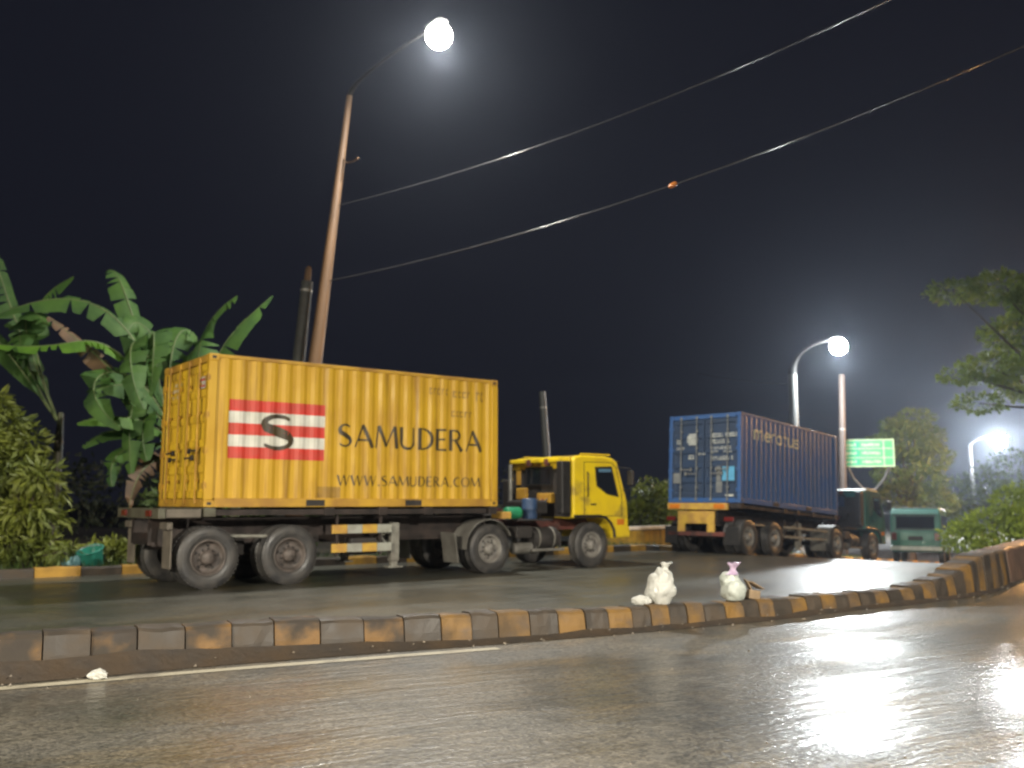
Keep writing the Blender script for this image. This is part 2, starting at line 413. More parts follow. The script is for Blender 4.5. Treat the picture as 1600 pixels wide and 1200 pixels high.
# ------------------------------------------------------------------ ground, roads, kerbs
FAR = [(-40, -4.0), (-25, 7.2), (-9.57, 17.66), (-7.24, 19.2), (-2, 23.0), (3.2, 27.6), (6.5, 31.3), (13, 38.5), (30, 57.5), (60, 92), (90, 128)]
MED = [(-30, -7.3, .40, .30), (-9.3, 4.7, .38, .30), (-4.13, 7.72, .36, .30), (-2.35, 8.74, .33, .30), (-.64, 9.58, .30, .30), (.68, 10.24, .27, .30),
       (2.8, 11.46, .24, .30), (4.28, 12.5, .22, .32), (5.5, 13.35, .21, .36), (6.4, 14.0, .30, .40), (6.98, 14.5, .42, .44), (7.65, 15.15, .585, .46), (8.25, 15.85, .62, .46),
       (8.9, 16.7, .63, .46), (10.2, 18.5, .63, .46), (13, 22.6, .64, .46), (18, 29.5, .64, .46), (30, 45, .64, .46), (60, 82, .64, .46), (90, 119, .64, .46)]

def smooth_path(pts, step):
    """even steps along a polyline rounded by Catmull-Rom; every field of the points is carried along"""
    out = []
    n = len(pts)
    for i in range(n - 1):
        p0, p1, p2, p3 = pts[max(i - 1, 0)], pts[i], pts[i + 1], pts[min(i + 2, n - 1)]
        seg = math.hypot(p2[0] - p1[0], p2[1] - p1[1])
        k = max(2, int(seg / 0.08))
        for j in range(k):
            t = j / k
            q = []
            for a, b, c, d in zip(p0, p1, p2, p3):
                m1 = (c - a) / 2; m2 = (d - b) / 2
                if seg > 6: m1 = m2 = (c - b)
                q.append((2 * t**3 - 3 * t**2 + 1) * b + (t**3 - 2 * t**2 + t) * m1 + (-2 * t**3 + 3 * t**2) * c + (t**3 - t**2) * m2)
            out.append(tuple(q))
    out.append(tuple(pts[-1]))
    res, acc, last = [out[0]], 0.0, out[0]
    cur = step(out[0]) if callable(step) else step
    for q in out[1:]:
        d = math.hypot(q[0] - last[0], q[1] - last[1])
        acc += d; last = q
        if acc >= cur:
            res.append(q); acc = 0.0
            cur = step(q) if callable(step) else step
    return res

def strip(name, left, right, m, rows=1, lift=0.0, kind='structure'):
    """a sheet between two edge lines with the same number of points, following the ground"""
    mb = MB(); vs, fs = [], []
    n = len(left)
    for a, b in zip(left, right):
        for k in range(rows + 1):
            t = k / rows
            x, y = a[0] + (b[0] - a[0]) * t, a[1] + (b[1] - a[1]) * t
            vs.append((x, y, gz(x, y) + lift))
    for i in range(n - 1):
        for k in range(rows):
            w = rows + 1
            fs.append((i * w + k, (i + 1) * w + k, (i + 1) * w + k + 1, i * w + k + 1))
    mb.add(vs, fs, True)
    return tag(mb.build(name, m), kind=kind)

def resample(pts, n):
    d = [0.0]
    for a, b in zip(pts, pts[1:]): d.append(d[-1] + math.hypot(b[0] - a[0], b[1] - a[1]))
    out = []
    for k in range(n):
        s = d[-1] * k / (n - 1)
        i = max(j for j in range(len(d)) if d[j] <= s + 1e-9); i = min(i, len(pts) - 2)
        t = (s - d[i]) / max(d[i + 1] - d[i], 1e-6)
        out.append(tuple(p + (q - p) * t for p, q in zip(pts[i], pts[i + 1])))
    return out

# the ground sheet reaches the horizon
mb = MB(); vs, fs = [], []
xs = [-900, -300, -120] + [-60 + 4 * i for i in range(46)] + [160, 300, 900]
ys = [-900, -300, -100] + [-40 + 4 * i for i in range(46)] + [180, 320, 1200]
for y in ys:
    for x in xs: vs.append((x, y, gz(x, y) - 0.10))
for j in range(len(ys) - 1):
    for i in range(len(xs) - 1):
        w = len(xs); fs.append((j * w + i, j * w + i + 1, (j + 1) * w + i + 1, (j + 1) * w + i))
mb.add(vs, fs, True)
tag(mb.build('ground', M['soil']), 'dark bare soil and scrub behind the kerbs', 'ground', kind='structure')

far_s, med_s = resample(FAR, 160), resample([(p[0], p[1]) for p in MED], 160)
strip('far_road', far_s, med_s, M['far_road'], 8, 0.0)
NEARSIDE = [(-22, -20.3), (-1.3, -8.3), (6, -3.0), (16, 5), (26, 18), (38, 34), (66, 70), (96, 107)]
strip('near_road', med_s, resample(NEARSIDE, 160), M['near_road'], 8, 0.0)
verge_out = [(x - 14 * 0.6, y + 14 * 0.8) for x, y in far_s]
strip('verge', [(x - 0.25 * .6, y + .25 * .8) for x, y in far_s], verge_out, M['soil'], 6, 0.10)
# right verge outside the near road
strip('roadside', resample(NEARSIDE, 60), [(x + 9, y - 12) for x, y in resample(NEARSIDE, 60)], M['soil'], 3, 0.05)

def normals(path):
    out = []
    for i in range(len(path)):
        a, b = path[max(i - 1, 0)], path[min(i + 1, len(path) - 1)]
        d = Vector((b[0] - a[0], b[1] - a[1])).normalized()
        out.append((d, Vector((-d.y, d.x))))      # along, to the left (away from the camera)
    return out

def kerb_blocks(root, path, mats, sect, gap=0.012, name='kerb_block', jit=0.012, wear=0.016):
    nn = normals(path)
    for i in range(len(path) - 1):
        p, q = path[i], path[i + 1]
        mb = MB(); vs = []
        jz, jn = rng.uniform(-jit, jit), rng.uniform(-jit, jit)
        (d0, n0), (d1, n1) = nn[i], nn[i + 1]
        K = 5
        for e in range(K):
            t = e / (K - 1)
            pt = tuple(a + (b - a) * t for a, b in zip(p, q))
            d, nrm = d0.lerp(d1, t), n0.lerp(n1, t)
            g = gap / 2 * (1 - 2 * t)
            for off, z in sect(pt):
                c = wear * noise.noise((pt[0] * 7 + off * 9, pt[1] * 7, z * 9)) if z > .02 else 0
                chip = -wear * 1.6 * max(0, noise.noise((pt[0] * 4.1, pt[1] * 4.1, 7.7)) - .15) if z > .1 else 0
                x = pt[0] + nrm.x * (off + jn + c) + d.x * g
                y = pt[1] + nrm.y * (off + jn + c) + d.y * g
                vs.append((x, y, gz(pt[0], pt[1]) + z + (jz + c + chip if z > 0.02 else 0)))
        n = len(vs) // K
        fs = [(e * n + k, e * n + k + 1, (e + 1) * n + k + 1, (e + 1) * n + k) for e in range(K - 1) for k in range(n - 1)]
        fs += [tuple(range(n))[::-1], tuple(range((K - 1) * n, K * n))]
        mb.add(vs, fs)
        mb.build(name, mats(i, p), root)

# the median kerb, rising into a barrier wall
def msec(p):
    h, w = p[2], p[3]
    return [(-0.02, -0.12), (-0.015, 0.0), (0.0, h * 0.45), (0.025, h - 0.035), (0.05, h - 0.008), (0.08, h), (w - .03, h), (w, h - .03), (w + .02, -0.12)]
mpath = smooth_path([p for p in MED if p[0] < 40], lambda p: .35 if p[0] < -1.0 else (.30 if p[0] < 1 else (.255 if p[0] < 8.6 else 1.3)))
median = empty('median_kerb', (0, 0, 0))
tag(median, 'low black and yellow kerb between the roads, rising into a brown barrier wall', 'kerb', kind='structure')
def mmat(i, p):
    if p[0] > 8.4: return M['wall_brown']
    if p[0] < -.9: return M['kerb_worn'] if i % 2 == 0 else M['kerb_black']
    return M['kerb_yellow'] if i % 2 == 0 else M['kerb_black']
kerb_blocks(median, mpath, mmat, msec)
# apron of mud washed against it and the gutter
gp = normals(mpath)
inner = [(p[0] - n.x * .015, p[1] - n.y * .015) for p, (d, n) in zip(mpath, gp)]
gut_w = [max(0.06, .19 - .012 * (p[0] + 4)) + .03 * noise.noise((p[0] * 1.3, p[1], 0)) for p in mpath]
outer = [(p[0] - n.x * w, p[1] - n.y * w) for p, (d, n), w in zip(mpath, gp, gut_w)]
mb = MB(); vs, fs = [], []
for a, b, p in zip(inner, outer, mpath):
    hz = max(.05, min(.15, .15 - .04 * (p[0] + 3.0))) + .03 * noise.noise((p[0] * 1.7, 0, 4))
    vs += [(a[0], a[1], gz(*a) + hz), ((a[0] + b[0]) / 2, (a[1] + b[1]) / 2, gz(*b) + hz * .45), (b[0], b[1], gz(*b) + .003)]
for i in range(len(inner) - 1):
    for k in range(2): fs.append((3 * i + k, 3 * i + k + 1, 3 * i + 4 + k, 3 * i + 3 + k))
mb.add(vs, fs, True)
tag(mb.build('gutter', M['mud']), kind='structure')

# far kerb
fpath = smooth_path([p for p in FAR if -26 < p[0] < 40], .74)
far_kerb = empty('roadside_kerb')
tag(far_kerb, 'black and yellow roadside kerb below the plants, behind the lorries', 'kerb', kind='structure')
fsec = lambda p: [(0.0, -0.12), (0.0, 0.0), (0.01, .15), (.03, .18), (.22, .18), (.25, .15), (.25, -.12)]
kerb_blocks(far_kerb, fpath, lambda i, p: M['kerb_bright'] if i % 2 == 0 else M['kerb_black'], fsec, 0.015)

# lane edge line on the near road
LINE = [(-8.5, 4.80), (-4.01, 7.36), (-2.54, 8.18), (-0.63, 9.14), (0.0, 9.45)]
lp = smooth_path(LINE, .25); ln = normals(lp)
mb = MB(); vs, fs = [], []
for p, (d, n) in zip(lp, ln):
    w = .072 + .010 * noise.noise((p[0] * 4, p[1] * 4, 3))
    for s in (-1, 1): vs.append((p[0] + n.x * w * s, p[1] + n.y * w * s, .004))
for i in range(len(lp) - 1): fs.append((2 * i, 2 * i + 1, 2 * i + 3, 2 * i + 2))
mb.add(vs, fs)
tag(mb.build('lane_marking', M['line']), kind='structure')

# ------------------------------------------------------------------ containers
CL, CW, CH = 6.058, 2.438, 2.591
PER, DEP = 0.278, 0.022
def corr(x):
    t = (x % PER) / PER
    if t < .25: return 0.0
    if t < .5: return -DEP * (t - .25) / .25
    if t < .75: return -DEP
    return -DEP * (1 - (t - .75) / .25)
def corr_breaks(x0, x1):
    xs = [x0]
    k = math.floor(x0 / PER)
    while k * PER < x1:
        for t in (0, .25, .5, .75):
            x = (k + t) * PER
            if x0 + 1e-4 < x < x1 - 1e-4: xs.append(x)
        k += 1
    return xs + [x1]
NEARY = -CW / 2 + .018
def side_y(x):                    # outside of the near side sheet
    return NEARY - corr(x)

def decal_quads(mb, x0, x1, z0, z1, lift=.004):
    xs = corr_breaks(x0, x1)
    vs = []
    for x in xs: vs += [(x, side_y(x) - lift, z0), (x, side_y(x) - lift, z1)]
    mb.add(vs, [(2 * i, 2 * i + 2, 2 * i + 3, 2 * i + 1) for i in range(len(xs) - 1)])

def stroke(mb, pts, widths, org, sx, sz, lift=.0055, surf=side_y, cols=4):
    """a painted brush stroke laid on the corrugated sheet"""
    P = [Vector((org[0] + p[0] * sx, org[1] + p[1] * sz)) for p in pts]
    W = [w * sz for w in widths]
    fine, fw = [], []
    for i in range(len(P) - 1):
        k = max(1, int((P[i + 1] - P[i]).length / .03))
        for j in range(k):
            t = j / k
            fine.append(P[i].lerp(P[i + 1], t)); fw.append(W[i] + (W[i + 1] - W[i]) * t)
    fine.append(P[-1]); fw.append(W[-1])
    vs = []
    for i, p in enumerate(fine):
        d = (fine[min(i + 1, len(fine) - 1)] - fine[max(i - 1, 0)]).normalized()
        n = Vector((-d.y, d.x))
        for c in range(cols + 1):
            q = p + n * fw[i] * (c / cols - .5)
            vs.append((q.x, surf(q.x) - lift, q.y))
    w = cols + 1
    mb.add(vs, [(i * w + c, (i + 1) * w + c, (i + 1) * w + c + 1, i * w + c + 1) for i in range(len(fine) - 1) for c in range(cols)])

def arc(cx, cy, rx, ry, a0, a1, n=12):
    return [(cx + rx * math.cos(R(a0 + (a1 - a0) * i / n)), cy + ry * math.sin(R(a0 + (a1 - a0) * i / n))) for i in range(n + 1)]
def const(n, w): return [w] * n
S_PTS = arc(.30, .74, .24, .23, 35, 180, 9) + [(.10, .62), (.30, .52), (.47, .40)] + arc(.28, .25, .25, .22, 25, -150, 10)
S_W = [.05, .06, .07, .07, .07, .07, .08, .09, .11, .13, .15, .17, .15] + [.13, .12, .10, .08, .07, .07, .07, .07, .06, .06, .04]
D_B = [(.03, .97), (.25, .97)] + arc(.25, .5, .42, .46, 88, -88, 14) + [(.25, .03), (.03, .03)]
GL = {
 'S': (.58, [(S_PTS, S_W)]),
 'A': (.84, [([(.03, 0), (.40, 1)], [.05, .07]), ([(.38, 1), (.80, 0)], [.12, .15]), ([(.17, .33), (.64, .33)], [.07, .07])]),
 'M': (1.0, [([(.03, 0), (.13, 1)], [.06, .06]), ([(.13, 1), (.48, .08)], [.13, .12]), ([(.48, .08), (.84, 1)], [.05, .06]), ([(.85, 1), (.95, 0)], [.13, .14])]),
 'W': (1.12, [([(.03, 1), (.27, 0)], [.13, .11]), ([(.27, 0), (.55, 1)], [.05, .05]), ([(.55, 1), (.80, 0)], [.13, .11]), ([(.80, 0), (1.08, 1)], [.05, .05])]),
 'U': (.74, [([(.08, 1), (.08, .32)] + arc(.36, .30, .28, .28, 180, 360, 12) + [(.64, .32), (.64, 1)], [.14, .13] + const(13, .10)[:6] + [.09] * 7 + [.07, .06])]),
 'D': (.76, [([(.08, 0), (.08, 1)], [.14, .14]), (D_B, [.06, .06] + [.06, .07, .08, .1, .11, .12, .13, .13, .13, .12, .11, .1, .08, .07, .06] + [.06, .06])]),
 'E': (.56, [([(.08, 0), (.08, 1)], [.14, .14]), ([(.05, .97), (.50, .97)], [.06, .08]), ([(.08, .52), (.45, .52)], [.06, .07]), ([(.05, .03), (.52, .03)], [.06, .08])]),
 'R': (.70, [([(.08, 0), (.08, 1)], [.14, .14]), ([(.05, .97), (.25, .97)] + arc(.25, .74, .27, .23, 88, -88, 10) + [(.25, .51), (.08, .51)], [.06] * 2 + [.07, .08, .1, .11, .12, .12, .12, .11, .1, .08, .07] + [.06] * 2), ([(.28, .50), (.66, 0)], [.10, .15])]),
 'C': (.74, [(arc(.42, .5, .36, .46, 48, 312, 18), [.05, .06, .07, .08, .09, .11, .12, .13, .13, .13, .13, .13, .12, .11, .09, .08, .07, .06, .05])]),
 'O': (.88, [(arc(.44, .5, .37, .46, 0, 360, 24), [.13, .12, .11, .09, .07, .06, .06, .06, .07, .09, .11, .12, .13, .12, .11, .09, .07, .06, .06, .06, .07, .09, .11, .12, .13])]),
 '.': (.26, [([(.07, .06), (.19, .06)], [.13, .13])]),
}
def write(mb, text, x0, x1, z0, h):
    """flared capitals fitted between x0 and x1"""
    gap = .10
    tot = sum(GL[c][0] + gap for c in text) - gap
    sx = (x1 - x0) / tot
    x = x0
    for c in text:
        w, strokes = GL[c]
        for pts, ws in strokes:
            stroke(mb, pts, [q * 1.3 for q in ws], (x, z0), sx, h)
        x += (w + gap) * sx

def container(kind, loc, rot):
    yel = kind == 'yellow'
    body, door_m, rail_m = (M['yellow'], M['yellow_door'], M['yellow_rail']) if yel else (M['blue'], M['blue_door'], M['blue'])
    root = empty('shipping_container', loc, rot)
    hw = CW / 2
    # side sheets
    xs = corr_breaks(.15, CL - .15)
    for sgn in (-1, 1):
        vs = []
        for x in xs:
            y = side_y(x) * (-sgn)
            vs += [(x, y, .15), (x, y, CH - .06)]
        mb = MB().add(vs, [(2 * i, 2 * i + 2, 2 * i + 3, 2 * i + 1) for i in range(len(xs) - 1)])
        mb.build('side_panel', body, root)
    # front sheet, ribs upright
    ys = corr_breaks(-hw + .12, hw - .12); vs = []
    for y in ys: vs += [(CL - .03 + corr(y), y, .15), (CL - .03 + corr(y), y, CH - .06)]
    MB().add(vs, [(2 * i, 2 * i + 2, 2 * i + 3, 2 * i + 1) for i in range(len(ys) - 1)]).build('front_panel', body, root)
    # roof, ribs crosswise
    vs = []
    xs2 = corr_breaks(.10, CL - .10)
    for x in xs2: vs += [(x, -hw + .05, CH - .02 + corr(x) * .5), (x, hw - .05, CH - .02 + corr(x) * .5)]
    MB().add(vs, [(2 * i, 2 * i + 2, 2 * i + 3, 2 * i + 1) for i in range(len(xs2) - 1)]).build('roof_panel', body, root)
    # corner posts, rails, castings
    for x in (.075, CL - .075):
        for y in (-hw + .06, hw - .06):
            MB().box((x, y, CH / 2), (.15, .12, CH - .24), ch=.012).build('corner_post', body, root)
    for y in (-1, 1):
        MB().box((CL / 2, y * (hw - .035), CH - .035), (CL - .36, .06, .06), ch=.006).build('top_rail', rail_m, root)
        br = MB().box((CL / 2, y * (hw - .03), .075), (CL - .36, .055, .15), ch=.006).build('bottom_rail', rail_m, root)
        for fx in (CL / 2 - 1.02, CL / 2 + 1.02):
            MB().box((fx, y * (hw - .004), .07), (.36, .016, .11)).build('fork_pocket', M['dark'], br)
    for x in (.089, CL - .089):
        for y in (-hw + .081, hw - .081):
            for z in (.059, CH - .059):
                cst = MB().box((x, y, z), (.178, .162, .118), ch=.012).build('corner_casting', rail_m, root)
                sy = 1 if y > 0 else -1
                MB().box((x, y + sy * .076, z), (.075, .016, .05), ch=.006).build('socket', M['rubber'], cst)
    MB().box((.06, 0, CH - .075), (.12, CW - .34, .13), ch=.01).build('door_header', rail_m, root)
    MB().box((.06, 0, .07), (.12, CW - .34, .14), ch=.01).build('door_sill', rail_m, root)
    MB().box((CL - .06, 0, CH - .06), (.12, CW - .34, .12), ch=.01).build('front_header', rail_m, root)
    MB().box((CL - .06, 0, .075), (.12, CW - .34, .15), ch=.01).build('front_sill', rail_m, root)
    MB().box((CL / 2, 0, .10), (CL - .4, CW - .18, .06)).build('floor', M['dark'], root)
    # doors at the rear
    z0, z1 = .15, CH - .15
    for sgn in (-1, 1):
        ya, yb = sgn * .012, sgn * (hw - .125)
        prof = []
        n = 5; bay = (z1 - z0 - .12) / n
        prof.append((z0, 0)); prof.append((z0 + .06, 0))
        for k in range(n):
            b = z0 + .06 + k * bay
            prof += [(b + .05, 0), (b + .09, .03), (b + bay - .09, .03), (b + bay - .05, 0)]
        prof += [(z1 - .06, 0), (z1, 0)]
        vs = []
        xo = .035
        for z, dp in prof:
            vs += [(xo, ya, z), (xo, ya + (yb - ya) * .06, z), (xo + dp, ya + (yb - ya) * .08, z), (xo + dp, ya + (yb - ya) * .92, z), (xo, ya + (yb - ya) * .94, z), (xo, yb, z)]
        fs = []
        for i in range(len(prof) - 1):
            for k in range(5):
                q = (i * 6 + k, i * 6 + k + 1, (i + 1) * 6 + k + 1, (i + 1) * 6 + k)
                fs.append(q if sgn < 0 else q[::-1])
        door = MB().add(vs, fs).build('door', door_m, root)
        for fr in (.22, .72):
            y = ya + (yb - ya) * fr
            mb = MB().tube([(-.012, y, .05), (-.012, y, CH - .05)], .017, 10)
            for z in (.10, CH - .10): mb.box((-.005, y, z), (.05, .075, .06), ch=.006)
            for z in (.45, 1.0, 1.6, 2.1): mb.box((.008, y, z), (.045, .07, .05), ch=.006)
            mb.build('locking_bar', M['yellow_rail'] if yel else M['dull_grey'], door)
            dd = -sgn if fr > .5 else sgn
            mh = MB().box((-.03, y + dd * .19, .84 + .12 * (fr > .5)), (.018, .40, .034), ch=.005).box((-.02, y + dd * .36, .84 + .12 * (fr > .5)), (.05, .06, .09), ch=.006)
            mh.build('handle', M['steel'] if not yel else M['dark'], door)
        for z in (.36, .95, 1.55, 2.18):
            mh = MB().box((.012, sgn * (hw - .075), z), (.05, .16, .09), ch=.008).tube([(.0, sgn * (hw - .02), z - .07), (.0, sgn * (hw - .02), z + .07)], .016, 8)
            mh.build('hinge', rail_m, door)
        MB().box((.030, sgn * (hw - .127), (z0 + z1) / 2), (.02, .012, z1 - z0 - .01)).build('gasket', M['rubber'], door)
    return root

def marks_rows(mb, x, rows, seed):
    """short unreadable painted marks on a door: rows of (y0, y1, z, height)"""
    r = random.Random(seed)
    for y0, y1, z, h in rows:
        y = y0; s = 1 if y1 > y0 else -1
        while (y1 - y) * s > .02:
            w = r.uniform(.035, .075)
            k = r.random()
            if k < .4:
                mb.box((x, y + s * w / 2, z), (.003, w * .3, h))
                mb.box((x - .001, y + s * w * .55, z + h * .35 * r.choice((-1, 1))), (.003, w * .8, h * .28))
            elif k < .85:
                mb.box((x, y + s * w / 2, z + h * .36), (.003, w, h * .28)); mb.box((x, y + s * w / 2, z - h * .36), (.003, w, h * .28))
                mb.box((x - .001, y + s * w * .2, z), (.003, w * .3, h))
            y += s * (w + .018)

X1, Y1, A1 = -5.11, 15.50, 0.6516
def frame_of(x, y, a, pit):
    rot = Matrix.Rotation(a, 4, 'Z') @ Matrix.Rotation(pit, 4, 'Y')
    base = Vector((x - math.sin(a) * CW / 2, y + math.cos(a) * CW / 2, 0))
    return base, rot
B1, ROT1 = frame_of(X1, Y1, A1, 0)
B2, ROT2 = frame_of(X2, Y2, A2, PIT2)
E1, E2 = (0, 0, A1), (0, PIT2, A2)
ZC1, ZC2 = 1.345, 1.418

yc = container('yellow', B1 + ROT1 @ Vector((0, 0, ZC1)), E1)
tag(yc, 'yellow corrugated shipping container with a red and white flag emblem on a trailer', 'container')
flag = MB(); stripes = []
emb = MB(); decal_quads(emb, .38, 2.17, .825, 1.835, .002)
emb = emb.build('emblem', M['white'], yc)
tag(emb, 'red and white striped emblem with a black letter S')
for k in range(5):
    if k % 2 == 0:
        a = .825 + 1.01 * (4 - k) / 5
        mb = MB(); decal_quads(mb, .38, 2.17, a, a + .202, .0045); mb.build('stripe', M['red'], emb)
mb = MB(); stroke(mb, S_PTS, [w * 1.75 for w in S_W], (.96, 1.00), 1.05, .60, .007); mb.build('letter', M['black_paint'], emb)
mb = MB(); write(mb, 'SAMUDERA', 2.44, 5.66, 1.095, .42); mb.build('lettering', M['black_paint'], yc)
mb = MB(); write(mb, 'WWW.SAMUDERA.COM', 2.44, 5.62, .385, .19); mb.build('lettering', M['black_paint'], yc)
mb = MB()
r = random.Random(3)
def faint(mb, x0, x1, z, h):
    x = x0
    while x < x1:
        w = r.uniform(.05, .09)
        decal_quads(mb, x, x + w * .35, z, z + h); decal_quads(mb, x + w * .3, x + w, z + h * .72, z + h)
        if r.random() < .6: decal_quads(mb, x + w * .3, x + w, z, z + h * .25)
        x += w + .03
faint(mb, 4.40, 4.78, 2.20, .13); faint(mb, 4.95, 5.35, 2.17, .13); faint(mb, 5.52, 5.72, 2.12, .2)
faint(mb, 4.92, 5.40, 1.78, .12)
mb.build('code_marks', M['faded_paint'], yc)
mb = MB().box((.026, -.82, 2.12), (.004, .34, .20)); mb.build('sticker', M['white'], yc)
mb = MB().box((.023, -.82, 2.17), (.003, .32, .04)).box((.023, -.82, 2.06), (.003, .32, .03)); mb.build('sticker_print', M['red'], yc)
mb = MB(); decal_quads(mb, 2.05, 2.5, .16, .36); mb.build('scuff', M['faded_paint'], yc)
mb = MB(); marks_rows(mb, .025, [(.25, .6, 2.2, .05), (.25, .75, 2.1, .05), (.3, .7, 1.98, .05)], 5); mb.build('code_marks', M['white'], yc)

bc = container('blue', B2 + ROT2 @ Vector((0, 0, ZC2)), E2)
tag(bc, 'dark blue corrugated shipping container with cream lettering and door markings', 'container')
# lower case lettering: "meratus"
def lower(mb, x0, x1, z0, h):
    st, th = .15, .13
    L = {
     'm': (1.10, [([(.1, 0), (.1, .95)], 2), ([(.1, .55)] + arc(.33, .62, .22, .33, 165, 0, 8) + [(.55, 0)], 0), ([(.55, .55)] + arc(.77, .62, .22, .33, 165, 0, 8) + [(.99, 0)], 0)]),
     'e': (.80, [([(.12, .52), (.66, .52)] + arc(.39, .48, .29, .42, 8, 318, 16), 0)]),
     'r': (.52, [([(.1, 0), (.1, .95)], 2), ([(.1, .6)] + arc(.33, .62, .22, .28, 160, 60, 6), 0)]),
     'a': (.80, [(arc(.38, .45, .28, .42, 20, 340, 16), 0), ([(.66, .92), (.66, 0)], 2)]),
     't': (.50, [([(.24, 1.3), (.24, .2)] + arc(.38, .2, .14, .16, 180, 290, 5), 0), ([(.05, .88), (.48, .88)], 2)]),
     'u': (.78, [([(.1, .95), (.1, .35)] + arc(.36, .33, .26, .29, 180, 350, 10), 0), ([(.64, .95), (.64, 0)], 2)]),
     's': (.66, [([(.54, .74)] + arc(.32, .68, .2, .2, 60, 250, 8) + arc(.32, .27, .23, .22, 70, -160, 10), 0)])}
    tot = sum(L[c][0] for c in 'meratus'); sx = (x1 - x0) / tot; x = x0
    for c in 'meratus':
        for pts, _ in L[c][1]: stroke(mb, pts, [.20] * len(pts), (x, z0), sx, h)
        x += L[c][0] * sx
mb = MB(); lower(mb, .74, 3.5, 1.88, .29); mb.build('lettering', M['cream'], bc)
mb = MB(); hwy = -CW / 2
def wy(w): return w + hwy
# round emblem with bars, and rows of unreadable door marks
for k, (zz, hh) in enumerate(((.14, .05), (.07, .05), (0, .045), (-.07, .05), (-.14, .05))):
    ww = 2 * math.sqrt(.19 ** 2 - zz ** 2)
    mb.box((.030, wy(1.64), 1.86 + zz), (.004, ww, hh))
mb.build('round_emblem', M['pale'], bc)
mb = MB()
marks_rows(mb, .029, [(wy(1.02), wy(.1), 1.95, .11), (wy(1.02), wy(.36), 1.77, .12), (wy(.98), wy(.3), 1.58, .08), (wy(.98), wy(.3), 1.47, .06),
                      (wy(.98), wy(.3), 1.28, .10), (wy(2.18), wy(1.98), 1.80, .12), (wy(2.18), wy(1.92), 1.60, .06), (wy(1.78), wy(1.50), 1.34, .13), (wy(1.42), wy(1.2), 1.42, .05)], 11)
mb.build('code_marks', M['pale'], bc)
MB().box((.032, wy(.42), .83), (.005, .40, .40)).build('sticker', M['sky_blue'], bc)
MB().box((.032, wy(.74), .84), (.005, .14, .42)).box((.0315, wy(.72), .45), (.005, .20, .32)).build('sticker', M['dull_grey'], bc)
MB().box((.032, wy(2.18), .72), (.005, .24, .30)).build('sticker', M['dull_grey'], bc)
MB().box((.030, wy(.38), .21), (.005, .26, .05)).build('sticker', M['pale'], bc)

# ------------------------------------------------------------------ wheels
def wheel_proto(rad, width, rim_m):
    """a dual-tyre wheel, outer face towards -y; the tyre is the part, rim and nuts its pieces"""
    mb = MB()
    w = width
    def tyre(y):
        rr = rad * .56
        prof = [(rr, y - w * .40), (rr * 1.10, y - w * .47), (rad * .80, y - w * .52), (rad * .93, y - w * .47), (rad * .985, y - w * .40),
                (rad, y - w * .36), (rad, y - w * .2), (rad * .975, y - w * .19), (rad * .975, y - w * .15), (rad, y - w * .14), (rad, y + w * .0), (rad * .975, y + .002), (rad * .975, y + w * .05),
                (rad, y + w * .06), (rad, y + w * .36), (rad * .985, y + w * .42), (rad * .8, y + w * .52), (rr, y + w * .42)]
        mb.lathe(prof, n=40)
    tyre(0)
    # raised sidewall rib
    mb.lathe([(rad * .70, -w * .505), (rad * .715, -w * .53), (rad * .73, -w * .51)], n=40)
    # tread lugs at the shoulder
    for k in range(44):
        q = 2 * math.pi * k / 44
        mb.box((math.cos(q) * rad * .992, -w * .33, math.sin(q) * rad * .992), (.018, w * .2, .03), Matrix.Rotation(-q, 3, 'Y'))
    t = mb.build('wheel', M['tyre'])
    rr = rad * .56
    rm = MB().lathe([(rr * 1.05, -w * .46), (rr * 1.02, -w * .50), (rr * .94, -w * .48), (rr * .90, -w * .30), (rr * .86, -w * .16), (rr * .60, -w * .10), (rr * .55, -w * .16), (0.001, -w * .16)], n=36)
    rm.build('rim', rim_m, t)
    hb = MB().lathe([(rr * .42, -w * .12), (rr * .40, -w * .42), (rr * .34, -w * .50), (rr * .22, -w * .56), (0.001, -w * .58)], n=24)
    hb.build('hub', rim_m, t)
    nb = MB()
    for k in range(10):
        q = 2 * math.pi * k / 10
        nb.lathe([(.017, -w * .10), (.017, -w * .26), (.010, -w * .28), (.001, -w * .28)], (math.cos(q) * rr * .50, 0, math.sin(q) * rr * .50), n=6, smooth=False)
    nb.build('wheel_nuts', M['dark'], t)
    hn = MB()
    for k in range(5):
        q = 2 * math.pi * (k + .5) / 5
        hn.lathe([(rr * .10, -w * .125), (rr * .10, -w * .135), (.001, -w * .135)], (math.cos(q) * rr * .72, 0, math.sin(q) * rr * .72), n=14)
    hn.build('hand_holes', M['rubber'], t)
    return t

protos = []
def wheels(root, spec, rad, width, rim_m):
    """spec: (x, y, flip)"""
    p = wheel_proto(rad, width, rim_m)
    for i, (x, y, flip, rollang) in enumerate(spec):
        o = p if i == 0 else clone(p)
        o.parent = root
        o.location = (x, y, rad)
        o.rotation_euler = (0, rollang, math.pi if flip else 0)

def axle_spec(x, dual=True, hw=1.20, w=.28, a=0.3):
    s = [(x, -hw + w / 2, False, a), (x, hw - w / 2, True, a)]
    if dual: s += [(x, -hw + w * 1.6, False, a), (x, hw - w * 1.6, True, a)]
    return s

